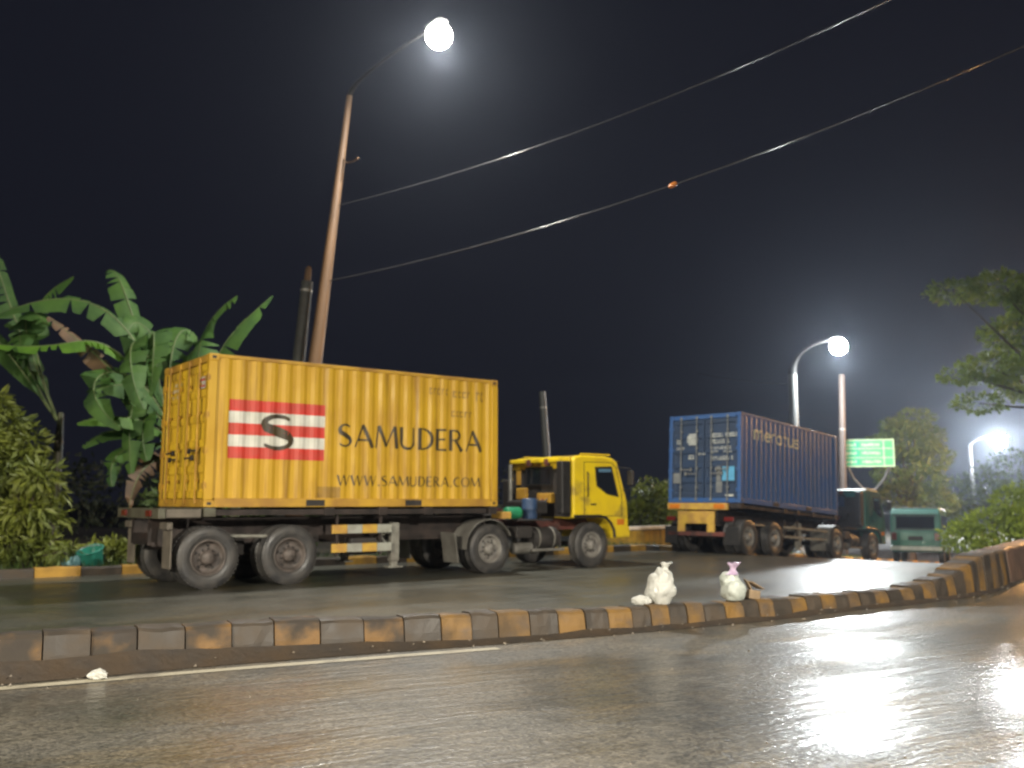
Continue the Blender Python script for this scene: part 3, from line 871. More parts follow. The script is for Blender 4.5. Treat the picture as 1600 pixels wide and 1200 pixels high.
# ------------------------------------------------------------------ trailers
def trailer(kind, base, rot, zc):
    root = empty('container_trailer', base, rot)
    yel = kind == 'yellow'
    fr = M['frame']
    x0, x1 = (-.66, 6.35) if yel else (-.05, 6.35)
    for y in (-.48, .48):
        mb = MB().box(((x0 + x1) / 2, y, zc - .20), (x1 - x0, .14, .025)).box(((x0 + x1) / 2, y, zc - .42), (x1 - x0, .03, .42)).box(((x0 + x1) / 2, y, zc - .64), (x1 - x0 - .1, .14, .025))
        mb.build('main_beam', fr, root)
    for x in ((.12, 2.3, 3.4, 4.4, 5.95) if yel else (.12, 2.6, 3.4, 4.4, 5.95)):
        MB().box((x, 0, zc - .085), (.20, 2.42, .15), ch=.01).build('bolster', M['frame_green'] if x < .2 and yel else fr, root)
    for x in (.09, CL - .09):
        for y in (-1.13, 1.13):
            MB().box((x, y, zc - .02), (.12, .10, .03)).build('twist_lock', M['steel'], root)
    for k in range(5):
        MB().box((.7 + k * 1.15, 0, zc - .34), (.07, .94, .10)).build('crossmember', fr, root)
    for y in (-1.16, 1.16):
        MB().box((3.0, y, zc - .09), (5.6, .05, .10), ch=.006).build('side_rail', fr, root)
    axles = (.13, 1.57) if yel else (.50, 1.98)
    rad = .515 if yel else .49
    sp = []
    for i, a in enumerate(axles): sp += axle_spec(a, a=.4 + i * 1.1)
    wheels(root, sp, rad, .285, M['rim_dirty'] if yel else M['rim_grey'])
    for a in axles:
        MB().tube([(a, -1.1, rad), (a, 1.1, rad)], .065, 12).build('axle', fr, root)
        for y in (-.62, .62):
            mb = MB()
            for k in range(5): mb.box((a, y, rad + .09 + k * .018), (1.05 - k * .16, .09, .016))
            mb.build('leaf_spring', fr, root)
    xm = sum(axles) / 2
    for y in (-.62, .62): MB().box((xm, y, zc - .68), (.16, .12, .30), ch=.01).build('hanger', fr, root)
    mb = MB().tube([(axles[0] + .3, -1.06, .86), (axles[1] - .25, -1.06, .84)], .03, 8); mb.build('brake_pipe', M['leg_grey'], root)
    # landing legs
    for y in (-1.0, 1.0):
        xx = 3.75
        leg = MB().box((xx, y, .68), (.17, .15, .72), ch=.012).box((xx, y, .30), (.13, .11, .16), ch=.01).build('landing_leg', M['leg_grey'], root)
        MB().box((xx, y, .215), (.30, .22, .03), ch=.008).build('foot', M['leg_grey'], leg)
        MB().tube([(xx - .05, y * .93, .98), (xx - .40, y * .7, .66)], .025, 8).build('brace', M['leg_grey'], leg)
    MB().tube([(3.75, -1.0, .80), (3.75, 1.0, .80)], .025, 8).build('crank_shaft', M['leg_grey'], root)
    if yel:
        # tail of the frame sticking out behind the box, mud flaps, side guard
        MB().box((-.66, 0, zc - .10), (.12, 2.40, .17), ch=.012).build('tail_beam', M['frame_green'], root)
        for y in (-1.12, 1.12):
            MB().box((-.30, y, zc - .10), (.58, .10, .14), ch=.01).build('tail_rail', M['flap'] if y < 0 else fr, root)
        for y in (-1.02, 1.02):
            fl = MB().box((-.50, y, .66), (.03, .42, .62), ch=.01).build('mud_flap', M['flap'], root)
            MB().box((-.53, y, 1.04), (.10, .40, .12), ch=.02).build('flap_bracket', M['flap'], fl)
        for y in (-.72, .72): MB().box((-.735, y, zc - .10), (.03, .28, .10), ch=.008).build('tail_lamp', M['lamp_red'], root)
        for z in (.94, .60):
            gx0 = 2.38
            for k in range(4):
                MB().box((gx0 + .155 + k * .31, -1.14, z), (.306, .03, .155), ch=.004).build('guard_board', M['board_yellow'] if k % 2 == 0 else M['board_white'], root)
        for x in (2.50, 3.40):
            MB().box((x, -1.105, .86), (.05, .035, .82)).build('guard_post', fr, root)
        MB().box((3.1, -.9, .62), (.55, .28, .30), ch=.03).build('tool_box', M['dark'], root)
        MB().tube([(3.30, -1.0, .98), (3.60, -1.03, .62)], .022, 8).build('guard_brace', M['leg_grey'], root)
        MB().box((6.33, -.98, 1.16), (.22, .40, .14), ch=.01).build('front_bracket', M['board_yellow'], root)
    else:
        bp = MB().box((-.10, 0.13, zc - .115), (.10, 2.02, .19), ch=.01).build('bumper_beam', M['board_yellow'], root)
        for y in (-.62, .88):
            MB().box((-.156, y, zc - .115), (.02, .36, .13), ch=.006).build('reflector', M['lamp_orange'], bp)
        pl = MB().box((-.08, .18, .99), (.05, 1.24, .36), ch=.008).box((-.08, -.32, .70), (.048, .24, .25)).box((-.08, .68, .70), (.048, .24, .25))
        pl.build('tail_plate', M['board_yellow'], root)
        MB().box((-.05, .18, .52), (.12, 1.9, .12), ch=.01).build('under_bar', M['frame_red'], root)
        for y in (-.9, 1.05): MB().box((-.07, y, .95), (.06, .30, .12), ch=.01).build('tail_lamp', M['lamp_red'], root)
        for y in (-1.02, 1.02): MB().box((-.10, y, .48), (.02, .44, .50), ch=.006).build('mud_flap', M['rubber'], root)
        for x in (2.75, 3.5): MB().box((x, -1.10, .80), (.05, .04, .60)).build('guard_post', fr, root)
        for z in (.86, .58): MB().box((4.05, -1.13, z), (2.9, .03, .07), ch=.006).build('guard_rail', M['leg_grey'], root)
    return root

t1 = trailer('yellow', B1, E1, ZC1)
tag(t1, 'two-axle brown skeletal trailer with yellow and white side guards under the yellow container', 'trailer')
t2 = trailer('blue', B2, E2, ZC2)
tag(t2, 'skeletal trailer with a yellow rear plate under the blue container', 'trailer')

# ------------------------------------------------------------------ tractors
def outline(mb, poly, y, wid=.014, th=.006):
    """a thin bead following a closed line on a side face (x, z) at y"""
    n = len(poly)
    for i in range(n):
        a, b = Vector(poly[i]), Vector(poly[(i + 1) % n])
        d = b - a; L = d.length
        c = (a + b) / 2
        mb.box((c.x, y, c.y), (L + wid * .8, th, wid), Matrix.Rotation(-math.atan2(d.y, d.x), 3, 'Y'))

def flat_panel(poly, y, th, m, name, parent, ch=0.0):
    return MB().prism(poly, y - th / 2, y + th / 2, ch).build(name, m, parent)

def tractor(kind, base, rot):
    root = empty('tractor_truck', base, rot)
    yel = kind == 'yellow'
    paint = M['cab_yellow'] if yel else M['cab_green']
    o = 0.0 if yel else 0.15
    hw = 1.12
    P = lambda pts: [(x + o, z) for x, z in pts]
    # cab shell with wheel arch
    shell = P([(8.20, 1.08), (8.20, 2.34), (8.26, 2.43), (8.45, 2.47), (9.20, 2.46), (9.42, 2.42), (9.55, 2.34), (9.80, 1.62), (9.86, 1.40), (9.88, .95), (9.86, .66), (9.80, .62), (9.40, .62), (9.37, .78), (9.28, .94), (9.14, 1.05), (8.98, 1.08)])
    cab = MB().prism(shell, -hw, hw, .055, 3).build('cab', paint, root)
    for f in cab.data.polygons: f.use_smooth = False
    for s in (-1, 1):
        y = s * (hw + .003)
        dl = P([(8.52, 1.12), (8.52, 2.32), (9.36, 2.32), (9.50, 2.20), (9.66, 1.62), (9.66, 1.12)])
        mb = MB(); outline(mb, dl, y, .012, .008)
        door = mb.build('door', M['rubber'], root)
        win = P([(8.86, 1.78), (8.84, 2.20), (9.30, 2.22), (9.42, 2.14), (9.54, 1.66), (9.02, 1.70)])
        win = P([(8.90, 1.80), (8.86, 2.20), (9.34, 2.22), (9.54, 1.56), (9.20, 1.62)])
        flat_panel(win, s * (hw + .004), .012, M['glass'], 'window', door)
        mb = MB(); outline(mb, win, s * (hw + .008), .03, .014); mb.build('window_seal', M['rubber'], door)
        flat_panel(P([(8.95, 2.10), (8.93, 2.17), (9.32, 2.18), (9.34, 2.11)]), s * (hw + .014), .006, M['glass_blue'], 'visor_strip', door)
        MB().box((8.78 + o, s * (hw + .018), 1.38), (.16, .03, .035), ch=.008).build('handle', M['rubber'], door)
        # arch trim and step
        arch = P([(9.42, .64), (9.40, .80), (9.30, .97), (9.15, 1.09), (8.98, 1.12), (8.22, 1.12)])
        mb = MB().tube([(x, s * (hw + .01), z) for x, z in arch], .032, 8); mb.build('arch_trim', M['rubber'], root)
        MB().box((9.62 + o, s * (hw - .02), .98), (.24, .06, .14), ch=.02).build('corner_lamp', M['lamp_orange'], root)
        # mirrors on arms
        mb = MB().tube([(9.52 + o, s * 1.10, 2.22), (9.78 + o, s * 1.30, 2.20), (9.78 + o, s * 1.30, 1.72), (9.70 + o, s * 1.12, 1.70)], .013, 8)
        arm = mb.build('mirror_arm', M['rubber'], root)
        MB().box((9.78 + o, s * 1.30, 1.98), (.05, .19, .34), ch=.02).build('mirror', M['rubber'], arm)
    # front
    ws = [(9.575 + o, 2.26), (9.79 + o, 1.66)]
    dx, dz = ws[1][0] - ws[0][0], ws[1][1] - ws[0][1]
    ang = math.atan2(dz, dx)
    MB().box(((ws[0][0] + ws[1][0]) / 2 + .008, 0, (ws[0][1] + ws[1][1]) / 2), (math.hypot(dx, dz), 1.98, .02), Matrix.Rotation(-ang, 3, 'Y'), ch=.006).build('windscreen', M['glass'], root)
    MB().box((9.66 + o, 0, 2.37), (.22, 2.0, .03), Matrix.Rotation(R(14), 3, 'Y'), ch=.01).build('sun_visor', M['glass_blue'] if not yel else M['rubber'], root)
    for yy in (-.45, .35):
        MB().tube([(9.80 + o, yy, 1.66), (9.74 + o, yy + .35, 1.90)], .010, 6).build('wiper', M['rubber'], root)
    for s in (-1, 1):
        MB().tube([(8.62 + o, s * 1.13, 1.55), (8.60 + o, s * 1.17, 1.60), (8.60 + o, s * 1.17, 2.05), (8.62 + o, s * 1.13, 2.10)], .012, 6).build('grab_handle', M['rubber'], root)
        MB().box((8.95 + o, s * 1.02, 2.50), (.9, .03, .03), ch=.008).build('roof_gutter', paint, root)
    MB().box((9.885 + o, 0, 1.18), (.03, 1.5, .26), ch=.01).build('grille', M['rubber'], root)
    MB().box((9.88 + o, 0, .76), (.10, 2.2, .26), ch=.03).build('bumper', M['steel'] if not yel else paint, root)
    for s in (-1, 1): MB().box((9.90 + o, s * .86, .98), (.05, .30, .16), ch=.02).build('headlamp', M['pale'], root)
    MB().box((8.186 + o, 0, 1.64), (.02, 2.06, 1.08), ch=.006).build('rear_dark_sheet', M['dark'], root)  # dark sheet over the cab's back wall, below the top band
    for yy in (-.74, .80): MB().box((8.168 + o, yy, 2.0), (.02, .16, .34), ch=.006).build('rear_patch', M['yellow_rail'] if yel else M['dark'], root)
    MB().box((8.10 + o, -.28, 1.52), (.12, .52, .22), ch=.02).build('filter_cover', M['yellow_rail'] if yel else M['dark'], root)
    # back wall of the cab: window, rain gutter, grab rail
    rw = MB().box((8.170 + o, .04, 2.02), (.018, .86, .36), ch=.006).build('rear_window', M['glass'], root)
    mb = MB()
    for yy in (-.42, .50): mb.box((8.165 + o, yy, 2.02), (.03, .04, .42))
    for zz in (1.82, 2.22): mb.box((8.165 + o, .04, zz), (.028, .96, .04))
    mb.build('window_seal', M['rubber'], rw)
    MB().box((8.15 + o, 0, 2.37), (.09, 2.16, .10), ch=.02).build('rear_gutter', paint, root)
    for yy in (-.30, .34): MB().box((8.12 + o, yy, 2.33), (.06, .14, .15), ch=.01).build('gutter_bracket', M['frame_red'], root)
    # air intake behind the near corner, exhaust and hoses
    MB().box((8.02 + o, -1.0, 1.75), (.26, .20, 1.16), ch=.03).build('air_intake', M['rubber'], root)
    MB().box((8.02 + o, 1.0, 1.55), (.22, .20, .80), ch=.03).build('air_cleaner', M['dark'], root)
    MB().tube([(7.86 + o, .72, 1.0), (7.86 + o, .72, 2.3)], .05, 12).build('exhaust_stack', M['steel'], root)
    MB().box((7.92 + o, .35, 1.62), (.10, .34, .26), ch=.02).build('filter_box', M['yellow_rail'] if yel else M['dark'], root)
    for k, yy in enumerate((-.45, -.3, -.15)):
        pts = [(8.0 + o, yy, 1.5), (7.6 + o, yy, 1.15 + .05 * k), (7.0 + o, yy * .8, 1.2 + .04 * k), (6.5 + o, yy * .7, 1.30)]
        MB().tube(pts, .016, 8).build('air_hose', M['rubber'] if k != 1 else M['lamp_red'], root)
    # chassis
    for y in (-.42, .42):
        MB().box((7.35 + o, y, .93), (4.5, .08, .24), ch=.008).build('chassis_rail', M['frame_red'] if yel else M['dark'], root)
    MB().box((6.1 + o, 0, 1.13), (.9, .9, .09), ch=.03).build('fifth_wheel', M['dark'], root)
    MB().box((7.15 + o, -.82, 1.05), (.95, .55, .03), ch=.005).build('deck_plate', M['dark'], root)
    MB().lathe([(.001, -.36), (.22, -.36), (.235, -.33), (.235, .33), (.22, .36), (.001, .36)], (7.50 + o, -.84, .66), axis='x', n=24).build('fuel_tank', M['dark'], root)
    for dx_ in (-.2, .2): MB().lathe([(.242, -.02), (.242, .02)], (7.50 + o + dx_, -.84, .66), axis='x', n=24).build('tank_strap', M['leg_grey'], root)
    MB().lathe([(.001, -.30), (.10, -.30), (.12, -.27), (.12, .27), (.10, .30), (.001, .30)], (6.95 + o, -.92, .46), axis='x', n=18).build('air_tank', M['guard_grey'], root)
    MB().box((6.85 + o, -.93, .80), (.42, .34, .24), ch=.02).build('battery_box', M['dark'], root)
    MB().box((7.5 + o, -1.08, .42), (.9, .05, .06), ch=.01).build('side_bar', M['guard_grey'], root)
    for xx in (7.15, 7.85): MB().box((xx + o, -1.06, .60), (.04, .04, .36)).build('bar_post', M['dark'], root)
    if yel:
        MB().lathe([(.001, -.18), (.12, -.18), (.13, -.15), (.13, .15), (.12, .18), (.001, .18)], (6.66, -.93, 1.20), axis='x', n=18).build('green_tank', M['tank_green'], root)
        MB().lathe([(.001, 0), (.16, 0), (.165, .02), (.165, .20), (.172, .21), (.165, .22), (.165, .42), (.15, .44), (.001, .44)], (7.22, -.80, 1.07), axis='z', n=22).build('blue_drum', M['drum_blue'], root)
        MB().box((7.62, -.2, 1.32), (.4, 1.0, .30), ch=.04).build('gearbox_cover', M['dark'], root)
    # rear mudguards
    for s in (-1, 1):
        rdr = .60; pts = []
        mb = MB(); vs = []
        angs = [25 + 155 * k / 14 for k in range(15)]
        for a in angs:
            for yy in (s * .62, s * 1.17): vs.append((5.9 + o + rdr * math.cos(R(a)), yy, .49 + rdr * math.sin(R(a))))
        for a in angs:
            for yy in (s * .62, s * 1.17): vs.append((5.9 + o + (rdr - .02) * math.cos(R(a)), yy, .49 + (rdr - .02) * math.sin(R(a))))
        n = len(angs)
        fs = [(2 * i, 2 * i + 1, 2 * i + 3, 2 * i + 2) for i in range(n - 1)] + [(2 * n + 2 * i, 2 * n + 2 * i + 2, 2 * n + 2 * i + 3, 2 * n + 2 * i + 1) for i in range(n - 1)]
        fs += [(2 * i, 2 * i + 2, 2 * n + 2 * i + 2, 2 * n + 2 * i) for i in range(n - 1)] + [(2 * i + 1, 2 * n + 2 * i + 1, 2 * n + 2 * i + 3, 2 * i + 3) for i in range(n - 1)]
        mb.add(vs, fs, False)
        mg = mb.build('mudguard', M['guard_grey'], root)
        MB().box((5.10 + o, s * .90, .53), (.03, .52, .60), Matrix.Rotation(R(-8), 3, 'Y'), ch=.01).build('mud_flap', M['guard_grey'], mg)
    # wheels
    wheels(root, axle_spec(5.90 + o, True, 1.19, .27, .9), .49, .27, M['rim_grey'])
    wheels(root, axle_spec(8.70 + o, False, 1.17, .29, .2), .49, .28, M['rim_grey'])
    MB().tube([(8.70 + o, -1.0, .49), (8.70 + o, 1.0, .49)], .06, 10).build('axle', M['dark'], root)
    MB().tube([(5.9 + o, -1.0, .49), (5.9 + o, 1.0, .49)], .08, 10).build('axle', M['dark'], root)
    return root

k1 = tractor('yellow', B1, E1)
tag(k1, 'yellow tractor lorry with a low day cab pulling the yellow container', 'lorry')
k2 = tractor('green', B2, E2)
tag(k2, 'dark green tractor lorry pulling the blue container', 'lorry')

# ------------------------------------------------------------------ small green minibus ahead of the blue container
def minibus(loc, rz):
    root = empty('minibus', loc, (0, PIT2 * .6, rz))
    g = M['bus_green']
    hw = .80
    prof = [(0, .50), (-.02, .80), (.0, 1.05), (.14, 1.70), (.24, 1.84), (.5, 1.90), (2.5, 1.90), (2.85, 1.82), (3.35, 1.15), (3.75, 1.02), (3.85, .85), (3.85, .40), (3.45, .38), (3.40, .55), (3.25, .68), (3.05, .72), (2.85, .68), (2.72, .55), (2.68, .38),
            (1.20, .38), (1.15, .55), (1.0, .68), (.82, .72), (.64, .68), (.52, .55), (.48, .38), (.08, .40)]
    MB().prism(prof, -hw, hw, .06, 3).build('body', g, root)
    w = MB().box((.058, 0, 1.40), (.02, 1.22, .42), Matrix.Rotation(R(12), 3, 'Y'), ch=.008).build('rear_window', M['glass'], root)
    fr = MB()
    for zz in (1.16, 1.64): fr.box((.058 + (zz - 1.40) * .213 - .004, 0, zz), (.03, 1.30, .035), Matrix.Rotation(R(12), 3, 'Y'))
    fr.build('window_seal', M['rubber'], w)
    MB().box((-.06, 0, .52), (.12, 1.62, .15), ch=.03).build('bumper', M['pale'], root)
    MB().box((-.03, 0, .86), (.02, .46, .14), ch=.004).build('number_plate', M['dark'], root)
    for s in (-1, 1):
        MB().box((-.02, s * .68, .92), (.05, .16, .26), ch=.015).build('tail_lamp', M['lamp_red'], root)
        for x0, x1 in ((.45, 1.2), (1.28, 2.02), (2.10, 2.72)):
            flat_panel([(x0, 1.18), (x0 + .02, 1.66), (x1, 1.66), (x1 + (.14 if x0 > 2 else 0), 1.18)], s * (hw + .003), .012, M['glass'], 'side_window', root)
    MB().box((3.12, 0, 1.48), (.02, 1.4, .75), Matrix.Rotation(R(-37), 3, 'Y')).build('windscreen', M['glass'], root)
    MB().box((1.3, 0, 1.915), (1.9, 1.45, .03), ch=.01).build('roof_rack', M['steel'], root)
    sp = []
    for x in (.82, 3.05): sp += axle_spec(x, False, .82, .17, .3)
    wheels(root, sp, .30, .17, M['rim_grey'])
    return root
mbx, mby = 15.45, 36.0
mb_o = minibus((mbx, mby, gz(mbx, mby)), R(61)); mb_o.scale = (1.12, 1.12, 1.12)
tag(mb_o, 'green minibus ahead of the blue container lorry beside the bright shrub', 'minibus')

# ------------------------------------------------------------------ street lamps, poles, cables
def street_lamp(base, top, head, r0, r1, pole_m, lens_col, strength, label, tilt=0.0, lens_r=.20, arm_r=.045, sag=None, hook=False):
    base, top, head = Vector(base), Vector(top), Vector(head)
    root = empty('street_lamp', base)
    n = 12
    pts = [base.lerp(top, i / n) - base for i in range(n + 1)]
    mb = MB().tube(pts, [r0 + (r1 - r0) * i / n for i in range(n + 1)], 14)
    pole = mb.build('pole', pole_m, root)
    MB().lathe([(r0 * 1.9, 0), (r0 * 1.9, .04), (r0 * 1.3, .06), (r0 * 1.15, .4), (r0 * 1.02, .42)], axis='z', n=14).build('base_plate', pole_m, pole)
    d = head - top
    hd = Vector((d.x, d.y, 0)); reach = hd.length; hd.normalize()
    arm = []
    for i in range(11):                # a bent arm: leaves the pole upright, ends level at the head
        t = i / 10
        arm.append(top - base + hd * (reach - .25) * (1 - math.cos(t * math.pi / 2)) + Vector((0, 0, (d.z + .02) * math.sin(t * math.pi / 2))))
    MB().tube(arm, [r1 + (arm_r - r1) * min(1, i / 4) for i in range(11)], 10).build('arm', M['arm_dark'], root)
    hz = Matrix(((hd.x, -hd.y, 0), (hd.y, hd.x, 0), (0, 0, 1)))
    h = MB()
    prof = [(-.34, .04), (-.32, .08), (-.2, .11), (.08, .12), (.20, .10), (.24, .05), (.22, .02), (-.32, .02)]
    h.prism(prof, -.11, .11, .02, 2)
    h.v = [tuple(hz @ Vector(v) + (head - base)) for v in h.v]
    hous = h.build('lamp_housing', M['housing'], root)
    b = MB()
    prof = [(lens_r * math.cos(q), -lens_r * .85 - lens_r * math.sin(q)) for q in [-1.0 + (math.pi / 2 + 1.0) * k / 9 for k in range(9)]] + [(.002, -lens_r * 1.85)]
    b.lathe(prof, (0, 0, 0), axis='z', n=20)
    b.v = [tuple(Vector(v) + (head - base) + hd * .02) for v in b.v]
    b.build('lens', glow('lamp_light', lens_col, strength[1]), root)
    ld = bpy.data.lights.new('luminaire_light', 'AREA')      # the flat glass under the bowl
    ld.shape = 'DISK'; ld.size = lens_r * 1.2
    ld.energy = strength[0]; ld.color = lens_col
    lo_ = bpy.data.objects.new('luminaire_light', ld); link(lo_, root); lo_.location = (head - base) + hd * .02 + Vector((0, 0, -.02 - lens_r * 1.85))
    if hook:
        q = base.lerp(top, .86) - base
        MB().tube([q, q + hd * .25 + Vector((0, 0, -.22)), q + hd * .55 + Vector((0, 0, -.26)), q + hd * .75 + Vector((0, 0, -.22))], .02, 8).build('bracket', pole_m, root)
    tag(root, label, 'street lamp', 'street lamps along the road')
    return root

def on_ground(x, y, off=0.0): return Vector((x, y, gz(x, y) + off))
Yp = 22.6
ptop = at(546, 150, Yp)
pmid = at(492, 568, Yp)
slope = (ptop - pmid) / (ptop.z - pmid.z)
pbase = pmid - slope * (pmid.z - .08)
head1 = at(685, 40, Yp - 2.6)
street_lamp(pbase, ptop, head1, .235, .075, M['pole_rust'], (1.0, .97, .90), LAMP_ONE, 'tall brown street lamp post leaning behind the yellow container', lens_r=.30, arm_r=.04, hook=True)
h2 = at(1309, 531, 41.0)
p2 = at(1238, 585, 42.0)
b2 = on_ground(p2.x, p2.y + .2, .08)
street_lamp(b2, p2, h2, .24, .20, M['pole_grey'], (.92, .98, 1.0), LAMP_TWO, 'grey bent-arm street lamp behind the blue container', lens_r=.36, arm_r=.07)
h3 = at(1560, 680, 92.0)
p3 = at(1515, 700, 94.0)
street_lamp(on_ground(p3.x, p3.y, 0), p3, h3, .26, .20, M['arm_dark'], (.94, .98, 1.0), LAMP_THREE, 'farthest small street lamp above the bright roadside shrub', lens_r=.66, arm_r=.09)
# outside the picture: an added orange lamp, the lamp behind the viewer, an added fill lamp
street_lamp(on_ground(27.6, 41.0), (27.6, 41.0, 7.2), (25.6, 41.6, 7.9), .16, .10, M['pole_grey'], (1.0, .50, .16), LAMP_ORANGE_ADDED, 'unseen orange lamp post added on the right for the warm road glare', lens_r=.30)  # added stand-in for an unseen orange source, tints the wet road
street_lamp(on_ground(-15.0, -14.0, .05), (-15.0, -14.0, 8.8), (-13.6, -11.6, 9.5), .16, .10, M['pole_grey'], (1.0, .90, .72), LAMP_NEAR, 'warm white street lamp standing behind the viewer on the left', lens_r=.26)
street_lamp(on_ground(12.5, -6.5, .05), (12.5, -6.5, 8.8), (11.0, -4.9, 9.5), .16, .10, M['pole_grey'], (1.0, .92, .78), LAMP_FILL, 'unseen white lamp post added behind the viewer on the right as fill', lens_r=.26)  # added fill lamp, evens out the ribs of the container side

# other posts
def post(name, base, top, r0, r1, m, label, cat, bands=(), n=12, cap=False):
    base, top = Vector(base), Vector(top)
    root = empty(name, base)
    MB().tube([base.lerp(top, i / 8) - base for i in range(9)], [r0 + (r1 - r0) * i / 8 for i in range(9)], n).build('shaft', m, root)
    for f in bands:
        p = base.lerp(top, f) - base
        d = (top - base).normalized()
        MB().tube([p - d * .03, p + d * .03], r0 + (r1 - r0) * f + .012, n).build('band', M['steel'], root)
    if cap:
        d = (top - base).normalized(); p = top - base
        MB().tube([p, p + d * .10, p + d * .34, p + d * .42], [r1 * .5, r1 * .62, r1 * .55, r1 * .2], n).build('cap', M['pole_rust'], root)
    tag(root, label, cat)
    return root
a, b = at(467, 560, 23.4), at(480, 440, 23.4)
sl = (b - a) / (b.z - a.z)
post('utility_post', a - sl * (a.z - .08), b, .20, .15, M['pole_dark'], 'short dark utility post with pale bands beside the tall brown lamp post', 'post', (.62, .965), cap=True)
a, b = at(853, 700, 33), at(847, 612, 33)
sl = (b - a) / (b.z - a.z)
post('concrete_post', a - sl * (a.z + .4), b, .16, .12, M['pole_grey'], 'slender pale grey post leaning above the yellow lorry cab', 'post', (.9,))
a, b = at(1314, 760, 44), at(1315, 585, 44)
post('utility_pole', on_ground(a.x, 44), (b.x, 44, b.z), .18, .14, M['pole_brown_dull'], 'stout brown utility pole between the blue container and the green road sign', 'pole', (.7,))

def cable(p, q, sag, rad, label):
    p, q = Vector(p), Vector(q)
    pts = []
    for i in range(41):
        t = i / 40
        w = p.lerp(q, t); w.z -= sag * 4 * t * (1 - t)
        pts.append(w - p)
    o = MB().tube(pts, rad, 6).build('power_cable', M['cable'], None, p)
    return tag(o, label, 'cable', 'overhead cables')
def pole_pt(v):                          # a point on the tall lamp post at photo row v
    lo, hi = pbase, ptop
    for _ in range(40):
        m = (lo + hi) / 2
        # project
        z = m.y * CP + (m.z - CAM_H) * SP
        vv = 600 - FPX * (-m.y * SP + (m.z - CAM_H) * CP) / z
        if vv > v: lo = m
        else: hi = m
    return (lo + hi) / 2
cable(pole_pt(322), at(1640, -125, 16.0), .55, .012, 'upper overhead cable running from the lamp post to the top edge')
c2 = cable(pole_pt(440), at(1760, 0, 15.0), .55, .014, 'lower overhead cable with a small orange joint')
mb = MB().tube([(-.09, 0, -.03), (-.05, 0, -.02), (.05, 0, .02), (.09, 0, .03)], [.018, .05, .05, .018], 10)
jp = None
pc, qc = pole_pt(440), at(1760, 0, 15.0)
best = 1e9
for i in range(401):
    t = i / 400; w = pc.lerp(qc, t); w.z -= .55 * 4 * t * (1 - t)
    z = w.y * CP + (w.z - CAM_H) * SP
    u = 800 + FPX * w.x / z
    if abs(u - 1052) < best: best, jp = abs(u - 1052), w
jo = mb.build('cable_joint', M['lamp_orange'], c2); jo.location = jp - pc
jo.rotation_euler = (0, 0, math.atan2((qc - pc).y, (qc - pc).x))
cable(at(1090, 583, 46), at(1236, 600, 42.2), .12, .02, 'short overhead cable reaching the grey bent-arm lamp post')

# ------------------------------------------------------------------ green road sign
def road_sign():
    c = at(1356, 708, 47.0)
    gzv = gz(c.x, c.y)
    root = empty('road_sign', (c.x, c.y, gzv), (0, 0, R(-14)))
    zz = c.z - gzv
    W_, H_ = 2.52, 1.40
    bd = MB().box((0, 0, zz), (W_, .04, H_), ch=.01).build('board', M['sign_green'], root)
    fr = MB()
    for s in (-1, 1):
        fr.box((s * (W_ / 2 - .04), -.026, zz), (.06, .012, H_ - .02)); fr.box((0, -.0262, zz + s * (H_ / 2 - .04)), (W_ - .02, .012, .06))
    fr.box((W_ * .30, -.0258, zz), (.05, .012, H_ - .14))
    for s in (-1, 1): fr.box((-.02, -.0255, zz + s * H_ * .165), (W_ - .1, .012, .04))
    fr.build('border', M['sign_white'], bd)
    r = random.Random(4)
    for k, zo in enumerate((.42, 0, -.44)):
        MB().box((-.78, -.023, zz + zo), (.72, .010, .34)).build('route_panel', M['sign_dark'], bd)
        mb = MB()
        for x0, x1 in ((-1.05, -.55), (-.28, .60)):   # worn, unreadable characters
            x = x0
            while x < x1:
                w = r.uniform(.05, .10)
                mb.box((x + w / 2, -.0315, zz + zo + r.uniform(-.02, .02)), (w, .006, r.uniform(.09, .17)))
                x += w + r.uniform(.02, .05)
        mb.build('lettering', M['sign_white'], bd)
    for s in (-1, 1):
        MB().tube([(s * 1.0, .05, zz - H_ / 2), (s * .72, .05, zz - H_ / 2 - .6), (s * .30, .05, zz - H_ / 2 - 1.1), (0, .05, zz - H_ / 2 - 1.25)], .07, 8).build('bracket', M['pole_grey'], root)
    MB().tube([(0, .05, 0), (0, .05, zz - H_ / 2 - 1.18)], .11, 12).build('post', M['pole_grey'], root)
    tag(root, 'green direction sign on a forked post right of the brown pole', 'road sign')
road_sign()

# low yellow wall with pale coping behind the roadside kerb
wall = empty('low_wall', (2.45, 28.75, gz(2.45, 28.75)), (0, 0, math.atan2(3.9, 3.55)))
MB().box((2.6, 0, .26), (5.2, .16, .60), ch=.01).build('wall_body', M['low_wall'], wall)
for k in range(6): MB().box((.43 + k * .868, 0, .60), (.86, .26, .11), ch=.012).build('coping', M['coping'], wall)
tag(wall, 'low yellow wall with white coping between the two lorries', 'wall')

